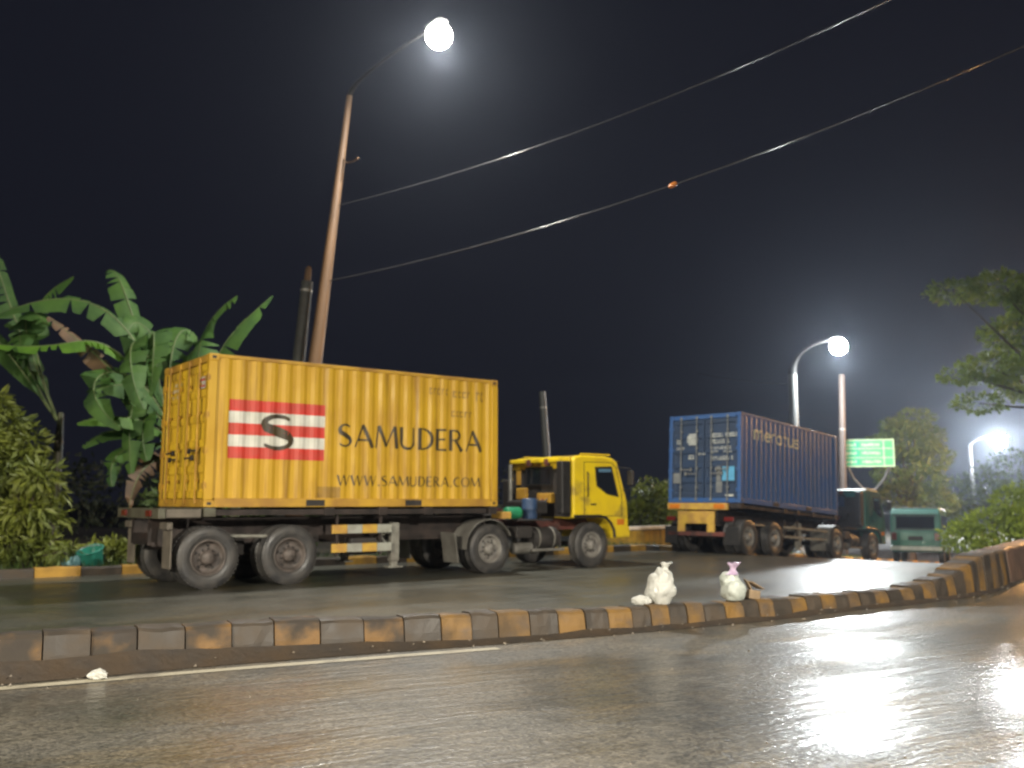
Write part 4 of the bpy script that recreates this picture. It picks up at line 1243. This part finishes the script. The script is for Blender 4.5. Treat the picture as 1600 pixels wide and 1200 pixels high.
# ------------------------------------------------------------------ plants
def leaf_cloud(mb, blobs, n, size, seed, hollow=.45, droop=.25, long=1.9):
    r = random.Random(seed)
    vol = [b[1][0] * b[1][1] * b[1][2] for b in blobs]; tv = sum(vol)
    for (c, rad), v in zip(blobs, vol):
        k = int(n * v / tv) + 1
        for _ in range(k):
            d = Vector((r.gauss(0, 1), r.gauss(0, 1), r.gauss(0, 1))).normalized()
            q = hollow + (1 - hollow) * r.random() ** .6
            q *= 1 + .22 * noise.noise(d * 2.2 + Vector((seed, c[0], c[2])))
            p = Vector((c[0] + d.x * rad[0] * q, c[1] + d.y * rad[1] * q, c[2] + d.z * rad[2] * q))
            s = size * r.uniform(.6, 1.35)
            ax = (d + Vector((r.gauss(0, .6), r.gauss(0, .6), r.gauss(0, .6) - droop))).normalized()
            sd = ax.cross(Vector((r.gauss(0, 1), r.gauss(0, 1), r.gauss(0, 1)))).normalized()
            up = ax.cross(sd) * .18 * s
            L = s * long
            mb.add([p, p + ax * L * .45 + sd * s * .5 + up, p + ax * L, p + ax * L * .45 - sd * s * .5 + up], [(0, 1, 2), (0, 2, 3)])
    return mb

def plant(name, base, stems, blobs, n, size, leaf_m, label, cat, seed, group=None, crown='crown', trunk='stem', tr=.03, **kw):
    base = Vector(base)
    root = empty(name, base)
    r = random.Random(seed + 100)
    tb = MB()
    for c, rad in blobs:
        p = Vector(c)
        k = Vector((p.x * .25, p.y * .25, p.z * .5))
        tb.tube([Vector((r.uniform(-.05, .05), r.uniform(-.05, .05), 0)), k, p], [tr, tr * .7, tr * .3], 7)
    tb.build(trunk, M['bark'], root)
    leaf_cloud(MB(), blobs, n, size, seed, **kw).build(crown, leaf_m, root)
    tag(root, label, cat, group)
    return root

# dense shrub at the left edge
lb = Vector((-10.1, 19.4, .1))
rb = random.Random(77)
blobs = []
for (u, v, ru) in ((10, 665, .55), (45, 690, .45), (-30, 640, .7), (20, 730, .7), (60, 745, .45), (-20, 780, .8), (40, 800, .6), (75, 810, .4), (10, 850, .7), (65, 855, .45), (-60, 700, .9), (-70, 820, .9), (100, 860, .3), (85, 770, .3)):
    p = at(u, v, 19.4 + rb.uniform(-.4, .5)) - lb
    blobs.append(((p.x, p.y, max(p.z, .25)), (ru * rb.uniform(.8, 1.1), ru * .8, ru * rb.uniform(.55, .8))))
plant('shrub', lb, 0, blobs, 9000, .07, M['shrub'], 'dense leafy shrub at the left edge above the striped kerb', 'shrub', 21, long=3.4, droop=.7, hollow=.3)
plant('shrub', (-6.9, 23.6, .1), 0, [((0, 0, 1.6), (1.6, .8, 1.5)), ((1.2, .3, 1.2), (1.2, .8, 1.1)), ((-1.4, .2, 1.0), (1.2, .8, 1.0)), ((.3, 0, 3.0), (1.0, .7, .9))], 3200, .11, M['tree_leaf'],
      'dark thicket behind the banana plants and the container doors', 'shrub', 27, long=2.6)
plant('shrub', (-7.9, 20.0, .1), 0, [((0, 0, .25), (.7, .5, .3)), ((.7, .1, .2), (.6, .5, .25)), ((-.7, 0, .25), (.6, .5, .3))], 1500, .06, M['shrub'], 'low ground cover below the banana plants by the kerb', 'shrub', 22, long=2.4)
plant('shrub', (4.4, 32.9, 0), 0, [((0, 0, .7), (1.1, .9, .8)), ((.9, .4, 1.2), (.9, .8, .8)), ((-.7, .2, .9), (.8, .7, .6)), ((1.6, .8, 1.6), (.8, .7, .8)), ((.5, .3, 1.7), (.6, .6, .6))], 3600, .085, M['shrub'],
      'dark green shrub between the yellow cab and the blue container', 'shrub', 23)
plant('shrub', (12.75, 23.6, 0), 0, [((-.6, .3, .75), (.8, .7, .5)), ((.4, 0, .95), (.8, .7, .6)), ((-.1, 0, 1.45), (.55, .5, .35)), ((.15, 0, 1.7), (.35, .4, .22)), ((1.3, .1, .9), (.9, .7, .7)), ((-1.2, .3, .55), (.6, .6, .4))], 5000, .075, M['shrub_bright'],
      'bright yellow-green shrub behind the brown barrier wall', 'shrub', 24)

def tree(name, base, h, blobs, n, size, leaf_m, label, seed, tr=.22):
    base = Vector(base)
    root = empty(name, base)
    r = random.Random(seed)
    tk = MB(); top = Vector((0, 0, h))
    tk.tube([(0, 0, 0), (.04, .03, h * .35), (-.05, .02, h * .7), (0, 0, h)], [tr * 1.25, tr, tr * .8, tr * .6], 12)
    for c, rad in blobs:
        p = Vector(c); s = Vector((0, 0, h * r.uniform(.7, 1.0)))
        m = s.lerp(p, .5) + Vector((r.uniform(-.2, .2), r.uniform(-.2, .2), .25))
        tk.tube([s, m, p], [tr * .42, tr * .26, tr * .08], 7)
    tk.build('trunk', M['bark'], root)
    leaf_cloud(MB(), blobs, n, size, seed).build('crown', leaf_m, root)
    tag(root, label, 'tree')
    return root
# overhanging tree at the right edge (trunk stands outside the picture)
def blob_at(base, u, v, Y, rad):
    p = at(u, v, Y) - Vector(base)
    return ((p.x, p.y, p.z), rad)
tb = Vector((20.5, 30.5, gz(20.5, 30.5)))
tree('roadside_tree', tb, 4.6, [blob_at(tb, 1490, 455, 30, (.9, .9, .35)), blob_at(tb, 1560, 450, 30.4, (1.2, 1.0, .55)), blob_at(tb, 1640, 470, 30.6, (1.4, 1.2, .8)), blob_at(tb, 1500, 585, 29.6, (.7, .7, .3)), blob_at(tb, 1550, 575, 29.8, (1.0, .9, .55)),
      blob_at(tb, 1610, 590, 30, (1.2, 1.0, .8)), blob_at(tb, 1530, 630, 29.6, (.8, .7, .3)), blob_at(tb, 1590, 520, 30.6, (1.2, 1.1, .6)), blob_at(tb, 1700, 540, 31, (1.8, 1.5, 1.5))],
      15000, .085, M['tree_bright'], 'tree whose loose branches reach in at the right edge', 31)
tb = Vector((21.6, 51, gz(21.6, 51)))
tree('round_tree', tb, 3.6, [blob_at(tb, 1420, 690, 51, (1.7, 1.6, 1.2)), blob_at(tb, 1378, 700, 51, (1.1, 1.2, .8)), blob_at(tb, 1455, 715, 51, (1.1, 1.2, .9)), blob_at(tb, 1430, 655, 51, (1.1, 1.1, .6)), blob_at(tb, 1390, 745, 51, (1.0, 1.0, .6)), blob_at(tb, 1450, 680, 50.4, (.9, .9, .6)), blob_at(tb, 1400, 668, 50.4, (.8, .8, .5)), blob_at(tb, 1440, 750, 50.6, (1.3, 1.2, .8)), blob_at(tb, 1410, 775, 50.6, (1.3, 1.2, .8)), blob_at(tb, 1460, 785, 51, (1.4, 1.2, .8))],
      9500, .10, M['tree_leaf'], 'round crowned tree standing behind the green road sign', 32)
tb = Vector((37, 72, gz(37, 72)))
tree('far_tree', tb, 3.6, [blob_at(tb, 1500, 780, 72, (2.4, 2.0, 1.8)), blob_at(tb, 1540, 770, 72, (2.2, 2.0, 2.0)), blob_at(tb, 1585, 740, 72, (2.4, 2.0, 2.0)), blob_at(tb, 1470, 800, 72, (2.0, 1.8, 1.6))], 3200, .16, M['tree_leaf'],
     'dim distant tree below the farthest street lamp', 33)

# banana plants
def banana_leaf(pts, width, m, root, seed, torn=.35, fold=.25):
    """a long blade on a curved rib; torn edges; pts are world points from stalk to tip"""
    r = random.Random(seed)
    P = [Vector(p) for p in pts]
    n = 22; rib = []
    for i in range(n + 1):
        t = i / n
        # quadratic/cubic through control points (Bezier)
        Q = P[:]
        while len(Q) > 1: Q = [Q[k].lerp(Q[k + 1], t) for k in range(len(Q) - 1)]
        rib.append(Q[0])
    root_l = root.location
    view = Vector((0, 0, 1)); roll = r.uniform(.35, 1.0)
    mb = MB(); secs = []
    for i, p in enumerate(rib):
        t = i / n
        d = (rib[min(i + 1, n)] - rib[max(i - 1, 0)]).normalized()
        side = d.cross(view)
        if side.length < .05: side = Vector((1, 0, 0))
        side.normalize()
        nrm = side.cross(d).normalized()
        if nrm.z < 0: nrm = -nrm
        ca, sa = math.cos(roll), math.sin(roll)
        if side.dot(Vector((0, -1, 0))) > 0: sa = -sa
        side, nrm = side * ca + nrm * sa, nrm * ca - side * sa
        tt = max(0.0, (t - .12) / .88)
        w = width * (math.sin(math.pi * min(1, tt ** .75 * .97 + .02)) ** .55) if tt > 0 else 0.012
        secs.append((p, d, side, nrm, w))
    for sg in (-1, 1):
        droop = 0.0; gap0 = 0.0; lift0 = 0.0
        for i in range(n):
            tear = r.random() < torn and 2 < i < n - 1
            gap1 = r.uniform(.25, .6) * (secs[i + 1][0] - secs[i][0]).length if tear else 0.0
            lift1 = r.uniform(-.35, .08) if tear else lift0
            vs = []
            for e, (p, d, sd, nm, w) in enumerate((secs[i], secs[i + 1])):
                for k in range(4):
                    f = k / 3
                    sh = d * ((gap0 if e == 0 else -gap1) * f)
                    dz = -fold * w * f * f + lift0 * w * f + .10 * w * f * noise.noise((i * .5 + e * .5, k, seed))
                    vs.append(p + sd * (sg * w * f * (1 - .05 * r.random())) + nm * dz + sh - root_l)
            mb.add(vs, [(k, k + 1, k + 5, k + 4) for k in range(3)], True)
            gap0 = gap1 * .6 if tear else 0.0
            if tear: lift0 = lift1
    leaf = mb.build('leaf', m, root)
    MB().tube([p - root_l for p in rib], [.028 * (1 - .85 * i / n) for i in range(n + 1)], 6).build('midrib', M['banana_rib'], leaf)

def banana(base, h, leaves, label, seed):
    base = Vector(base)
    root = empty('banana_plant', base)
    MB().tube([(0, 0, 0), (.02, .01, h * .4), (.05, 0, h * .8), (.06, 0, h)], [.17, .14, .10, .06], 14).build('stem', M['banana_stem'], root)
    top = base + Vector((.06, 0, h))
    for i, (ctrl, w, m) in enumerate(leaves):
        banana_leaf([top - Vector((0, 0, .3))] + [Vector(c) for c in ctrl], w, M[m], root, seed * 10 + i)
    tag(root, label, 'banana plant', 'banana plants on the verge')
    return root
A_ = at
banana((-7.75, 21.0, .1), 2.9, [
    ([A_(215, 440, 20.9), A_(110, 440, 20.4), A_(-25, 500, 20)], .36, 'banana'),
    ([A_(215, 500, 20.7), A_(90, 510, 20), A_(150, 560, 19.6), A_(-30, 535, 19.6)], .34, 'banana_bright'),
    ([A_(200, 470, 21), A_(185, 405, 21.4), A_(165, 425, 21.4)], .30, 'banana'),
    ([A_(175, 560, 20.6), A_(130, 540, 20.2), A_(75, 495, 20)], .30, 'banana_dry'),
    ([A_(240, 540, 21), A_(200, 470, 20.2), A_(185, 560, 19.6), A_(225, 640, 19.4)], .40, 'banana'),
    ([A_(240, 560, 20.6), A_(150, 550, 20), A_(100, 600, 19.6), A_(190, 670, 19.4)], .40, 'banana'),
    ([A_(240, 650, 20.6), A_(180, 640, 20), A_(120, 662, 19.6)], .28, 'banana_bright'),
    ([A_(230, 600, 20.6), A_(200, 590, 20), A_(150, 610, 19.6)], .34, 'banana'),
    ([A_(220, 500, 20.8), A_(250, 460, 20.4), A_(240, 560, 20), A_(235, 620, 19.9)], .36, 'banana'),
    ([A_(230, 690, 20.8), A_(160, 690, 20.2), A_(175, 760, 19.9)], .26, 'banana'),
    ([A_(250, 520, 21.4), A_(290, 470, 21.8), A_(320, 560, 22)], .36, 'banana')],
    'tall banana plant with arching leaves left of the yellow container', 3)
banana((-6.55, 22.0, .1), 2.7, [
    ([A_(270, 580, 21.8), A_(310, 500, 21.4), A_(370, 462, 21.2)], .52, 'banana'),
    ([A_(290, 570, 22), A_(350, 530, 22), A_(425, 462, 22.2)], .48, 'banana'),
    ([A_(250, 540, 21.6), A_(215, 470, 21.2), A_(200, 520, 20.8)], .42, 'banana'),
    ([A_(240, 580, 21.4), A_(210, 560, 20.6), A_(195, 640, 20.2), A_(205, 740, 20)], .40, 'banana'),
    ([A_(250, 620, 21.4), A_(220, 600, 20.6), A_(215, 680, 20.2), A_(230, 720, 20)], .38, 'banana'),
    ([A_(220, 660, 21.4), A_(170, 660, 20.6), A_(130, 700, 20.2)], .30, 'banana'),
    ([A_(230, 700, 21.2), A_(215, 720, 20.6), A_(200, 800, 20.2)], .26, 'banana_dry')],
    'banana plant with broad upright leaves directly behind the yellow container doors', 5)
banana((-10.6, 21.6, .1), 3.4, [
    ([A_(20, 490, 21.2), A_(60, 460, 20.8), A_(115, 432, 20.6)], .36, 'banana'),
    ([A_(0, 460, 21.4), A_(0, 420, 21.4), A_(-15, 375, 21.4)], .30, 'banana'),
    ([A_(10, 480, 21), A_(40, 460, 20.4), A_(75, 510, 20)], .38, 'banana'),
    ([A_(0, 520, 21), A_(40, 490, 20.4), A_(30, 560, 20)], .38, 'banana'),
    ([A_(-30, 480, 21), A_(-60, 470, 20.4), A_(-90, 540, 20)], .36, 'banana')],
    'banana plant cut by the left edge behind the dense shrub', 7)

# grass on the verge
mb = MB(); r = random.Random(12)
fn = normals(fpath)
for _ in range(15000):
    i = r.randrange(len(fpath) - 1)
    p, (d, n) = fpath[i], fn[i]
    off = .28 + abs(r.gauss(0, .8)); al = r.uniform(0, .74)
    x, y = p[0] + n.x * off + d.x * al, p[1] + n.y * off + d.y * al
    if x > 16: continue
    h = r.uniform(.07, .26) * (1.0 if noise.noise((x * .7, y * .7, 0)) > -.15 else .4)
    a = r.uniform(0, math.pi * 2); l = r.uniform(.02, .12)
    z = gz(x, y) + .09
    w = .009
    mb.add([(x - w * math.sin(a), y + w * math.cos(a), z), (x + w * math.sin(a), y - w * math.cos(a), z), (x + math.cos(a) * l, y + math.sin(a) * l, z + h)], [(0, 1, 2)])
tag(mb.build('grass', M['grass']), 'rough grass growing on the verge behind the striped kerb', 'grass', kind='stuff')

# far scrub closing the view on the left: one dark mass
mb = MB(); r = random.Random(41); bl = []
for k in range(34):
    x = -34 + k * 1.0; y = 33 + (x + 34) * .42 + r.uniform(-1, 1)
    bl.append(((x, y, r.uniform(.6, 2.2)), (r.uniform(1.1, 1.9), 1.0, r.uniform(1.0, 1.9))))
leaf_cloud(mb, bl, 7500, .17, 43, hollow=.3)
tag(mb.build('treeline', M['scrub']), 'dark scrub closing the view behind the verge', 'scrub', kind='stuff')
# stones and crumbs of asphalt lying in the gutter and on the wet road
mb = MB(); r = random.Random(51)
for _ in range(420):
    i = r.randrange(len(mpath) - 1)
    p, (d, n) = mpath[i], gp[i]
    if p[0] > 9 or p[0] < -7: continue
    off = r.uniform(.05, .3) if r.random() < .7 else r.uniform(.3, 5.0)
    x, y = p[0] - n.x * off + d.x * r.uniform(0, .3), p[1] - n.y * off + d.y * r.uniform(0, .3)
    q = r.uniform(.006, .018) * (1.3 if off < .3 else .8)
    z = gz(x, y) + (.06 if off < .16 else .012 if off < .3 else .0)
    vs = [(x + q * r.uniform(.6, 1.2), y, z), (x, y + q * r.uniform(.6, 1.2), z), (x - q * r.uniform(.6, 1.2), y, z), (x, y - q * r.uniform(.6, 1.2), z), (x + q * r.uniform(-.3, .3), y, z + q * r.uniform(.6, 1.1))]
    mb.add(vs, [(0, 1, 4), (1, 2, 4), (2, 3, 4), (3, 0, 4)])
tag(mb.build('gravel', M['stones']), 'loose stones lying in the gutter and on the wet road', 'gravel', kind='stuff')

# ------------------------------------------------------------------ rubbish
def crumple(center, rad, seed, amp=.18, freq=2.4, flat=True, ns=18, nr=12, top=1.0, squash=1.0):
    vs, fs = [], []
    for j in range(nr + 1):
        ph = math.pi * j / nr
        for i in range(ns):
            q = 2 * math.pi * i / ns
            d = Vector((math.sin(ph) * math.cos(q), math.sin(ph) * math.sin(q), math.cos(ph)))
            dd = Vector((d.x, d.y, d.z * .45))
            k = 1 + amp * noise.noise(d * freq * .6 + Vector((seed * 3.1, 0, 0))) - amp * .5 * abs(noise.noise(dd * freq * 1.9 + Vector((0, seed * 1.7, 0))))
            p = Vector((d.x * rad[0], d.y * rad[1], d.z * rad[2])) * k
            if d.z > .2: p.x *= 1 - (d.z - .2) * (1 - top); p.y *= 1 - (d.z - .2) * (1 - top)
            if flat: p.z = max(p.z, -rad[2] * .72)
            vs.append(p + Vector(center))
    for j in range(nr):
        for i in range(ns):
            i2 = (i + 1) % ns
            fs.append((j * ns + i, (j + 1) * ns + i, (j + 1) * ns + i2, j * ns + i2))
    return vs, fs

def bag(name, loc, lumps, m, seed, label, group, neck=None, neck_m=None):
    """lumps: (dx, dy, z, rx, ry, rz); neck: (dx, z, r, h, lean)"""
    root = empty(name, loc)
    mb = MB()
    for k, (dx, dy, z, rx, ry, rz) in enumerate(lumps):
        ns, nr = 52, 36; vs = []
        for j in range(nr + 1):
            ph = math.pi * j / nr
            for i in range(ns):
                q = 2 * math.pi * i / ns
                d = Vector((math.sin(ph) * math.cos(q), math.sin(ph) * math.sin(q), math.cos(ph)))
                o3 = Vector((seed * 3.1 + k, seed, k * 2.0))
                big = noise.noise(d * 1.4 + o3)
                rid = abs(noise.noise(Vector((d.x * 3.2, d.y * 3.2, d.z * 2.0)) + o3)) + .5 * abs(noise.noise(Vector((d.x * 7, d.y * 7, d.z * 4.5)) + o3))
                f = 1 + .22 * big - .34 * max(0, .30 - rid)
                vs.append((dx + d.x * rx * f, dy + d.y * ry * f, max(0.0, z + d.z * rz * f)))
        fs = [(j * ns + i, (j + 1) * ns + i, (j + 1) * ns + (i + 1) % ns, j * ns + (i + 1) % ns) for j in range(nr) for i in range(ns)]
        mb.add(vs, fs, True)
    mb.build('sack', m, root)
    if neck:
        dx, z, r0, h, lean = neck
        vs, fs = [], []
        rr = random.Random(seed); n = 18
        for j in range(7):
            t = j / 6
            rad = r0 * (1 - .62 * math.sin(min(1, t * 1.9) * math.pi / 2) + .42 * max(0, t - .5) * 2)
            for i in range(n):
                q = 2 * math.pi * i / n
                f = 1 + .28 * math.sin(q * 4 + seed + t * 2) * (.4 + t) + .12 * rr.uniform(-1, 1)
                vs.append((dx + lean * t * h + rad * f * math.cos(q), rad * f * math.sin(q), z + h * t + (rr.uniform(-.05, .03) * h * 3 if j == 6 else 0)))
        for j in range(6):
            for i in range(n): fs.append((j * n + i, j * n + (i + 1) % n, (j + 1) * n + (i + 1) % n, (j + 1) * n + i))
        fs.append(tuple(6 * n + i for i in range(n)))
        MB().add(vs, fs, True).build('tied_neck', neck_m or m, root)
    tag(root, label, 'rubbish bag', group)
    return root
ktop = lambda x: None
def on_kerb(u, v, h):                     # point on the kerb top at photo column u, near row v
    Y = (CAM_H - h) / ((v - 784.46) / FPX) ; 
    for _ in range(20):
        p = at(u, v, Y); Y *= 1 + (p.z - h) * .5 / (CAM_H - h)
    return at(u, v, Y)
def near_med(x):
    i = min(range(len(mpath)), key=lambda k: abs(mpath[k][0] - x))
    return mpath[i], gp[i][1]
def top_of_median(u, back=.17):
    best = None
    for p, (d, n) in zip(mpath, gp):
        x, y, z = p[0] + n.x * back, p[1] + n.y * back, p[2]
        zc_ = y * CP + (z - CAM_H) * SP
        uu = 800 + FPX * x / zc_
        if best is None or abs(uu - u) < best[0]: best = (abs(uu - u), Vector((x, y, z)))
    return best[1]
G = 'rubbish left on the median'
bag('rubbish_bag', top_of_median(1031), [(0, 0, .16, .175, .15, .21), (.03, 0, .27, .125, .12, .15)], M['bag_white'], 4, 'large crumpled white sack standing on the median kerb', G, (.05, .36, .085, .12, .25))
bag('rubbish_bag', top_of_median(1001, .2), [(0, 0, .045, .10, .08, .06), (.06, 0, .04, .07, .07, .05)], M['bag_white'], 8, 'small flat white bag beside the large white sack', G)
bag('rubbish_bag', top_of_median(1150), [(0, 0, .12, .155, .14, .16), (-.03, .02, .22, .12, .11, .13)], M['bag_mint'], 5, 'pale green bag with a lilac tied neck on the median kerb', G, (-.01, .31, .09, .14, .25), M['bag_purple'])
cb = empty('cardboard_scrap', top_of_median(1176), (0, 0, .4))
MB().box((0, 0, .15), (.20, .16, .012), Matrix.Rotation(R(62), 3, 'Y') @ Matrix.Rotation(R(20), 3, 'X')).build('flap', M['cardboard'], cb)
MB().box((.07, -.02, .17), (.20, .15, .012), Matrix.Rotation(R(28), 3, 'Y')).build('flap', M['cardboard'], cb)
MB().box((.02, 0, .06), (.17, .18, .11), Matrix.Rotation(R(8), 3, 'Y'), ch=.01).build('box', M['cardboard'], cb)
tag(cb, 'torn brown cardboard leaning beside the pale green bag', 'cardboard')
vs, fs = crumple((0, 0, .035), (.075, .06, .045), 14, .5, 2.6, ns=16, nr=10)
lit = MB().add(vs, fs).build('crumpled_paper', M['bag_white'], None, (-3.36, 7.76, .004))
tag(lit, 'small crumpled white paper lying on the lane edge line', 'litter')

# teal tub and pale blue bag under the banana plants
tubp = on_ground(-8.55, 19.3, .10)
tub = empty('plastic_tub', tubp, (R(18), R(-12), .3))
MB().lathe([(.001, .02), (.17, .02), (.19, .05), (.24, .36), (.25, .38), (.27, .39), (.27, .41), (.235, .41), (.225, .37), (.18, .07), (.001, .06)], axis='z', n=26).build('tub_wall', M['teal'], tub)
MB().tube([(-.26, 0, .39), (-.18, -.12, .50), (0, -.17, .54), (.18, -.12, .50), (.26, 0, .39)], .010, 8).build('handle', M['steel'], tub)
tag(tub, 'teal plastic tub tipped over below the banana plants', 'tub')
bag('plastic_bag', on_ground(-8.95, 19.15, .10), [(0, 0, .10, .20, .15, .12), (.08, 0, .16, .12, .1, .1)], M['cyan_bag'], 9, 'pale blue plastic bag lying beside the teal tub', 'litter on the verge')

# small joined marks and nuts that cannot be picked apart in the photograph
for o in sc.objects:
    if o.parent is not None and o.name.split('.')[0] in ('code_marks', 'wheel_nuts', 'hand_holes', 'round_emblem'):
        o['kind'] = 'stuff'

# ------------------------------------------------------------------ humid night air
hz_ = MB().box((20, 40, 18.4), (560, 560, 46.8)).build('haze', None)
hz_.data.materials.clear()
hm = bpy.data.materials.new('humid_air'); hm.use_nodes = True
nt = hm.node_tree; nt.nodes.remove(nt.nodes['Principled BSDF'])
pv = nt.nodes.new('ShaderNodeVolumePrincipled')
pv.inputs['Color'].default_value = (.72, .82, 1.0, 1); pv.inputs['Anisotropy'].default_value = .82; pv.inputs['Density'].default_value = HAZE
nt.links.new(pv.outputs[0], nt.nodes['Material Output'].inputs['Volume'])
hz_.data.materials.append(hm)
tag(hz_, 'thin humid night air glowing round the lamps', 'haze', kind='stuff')
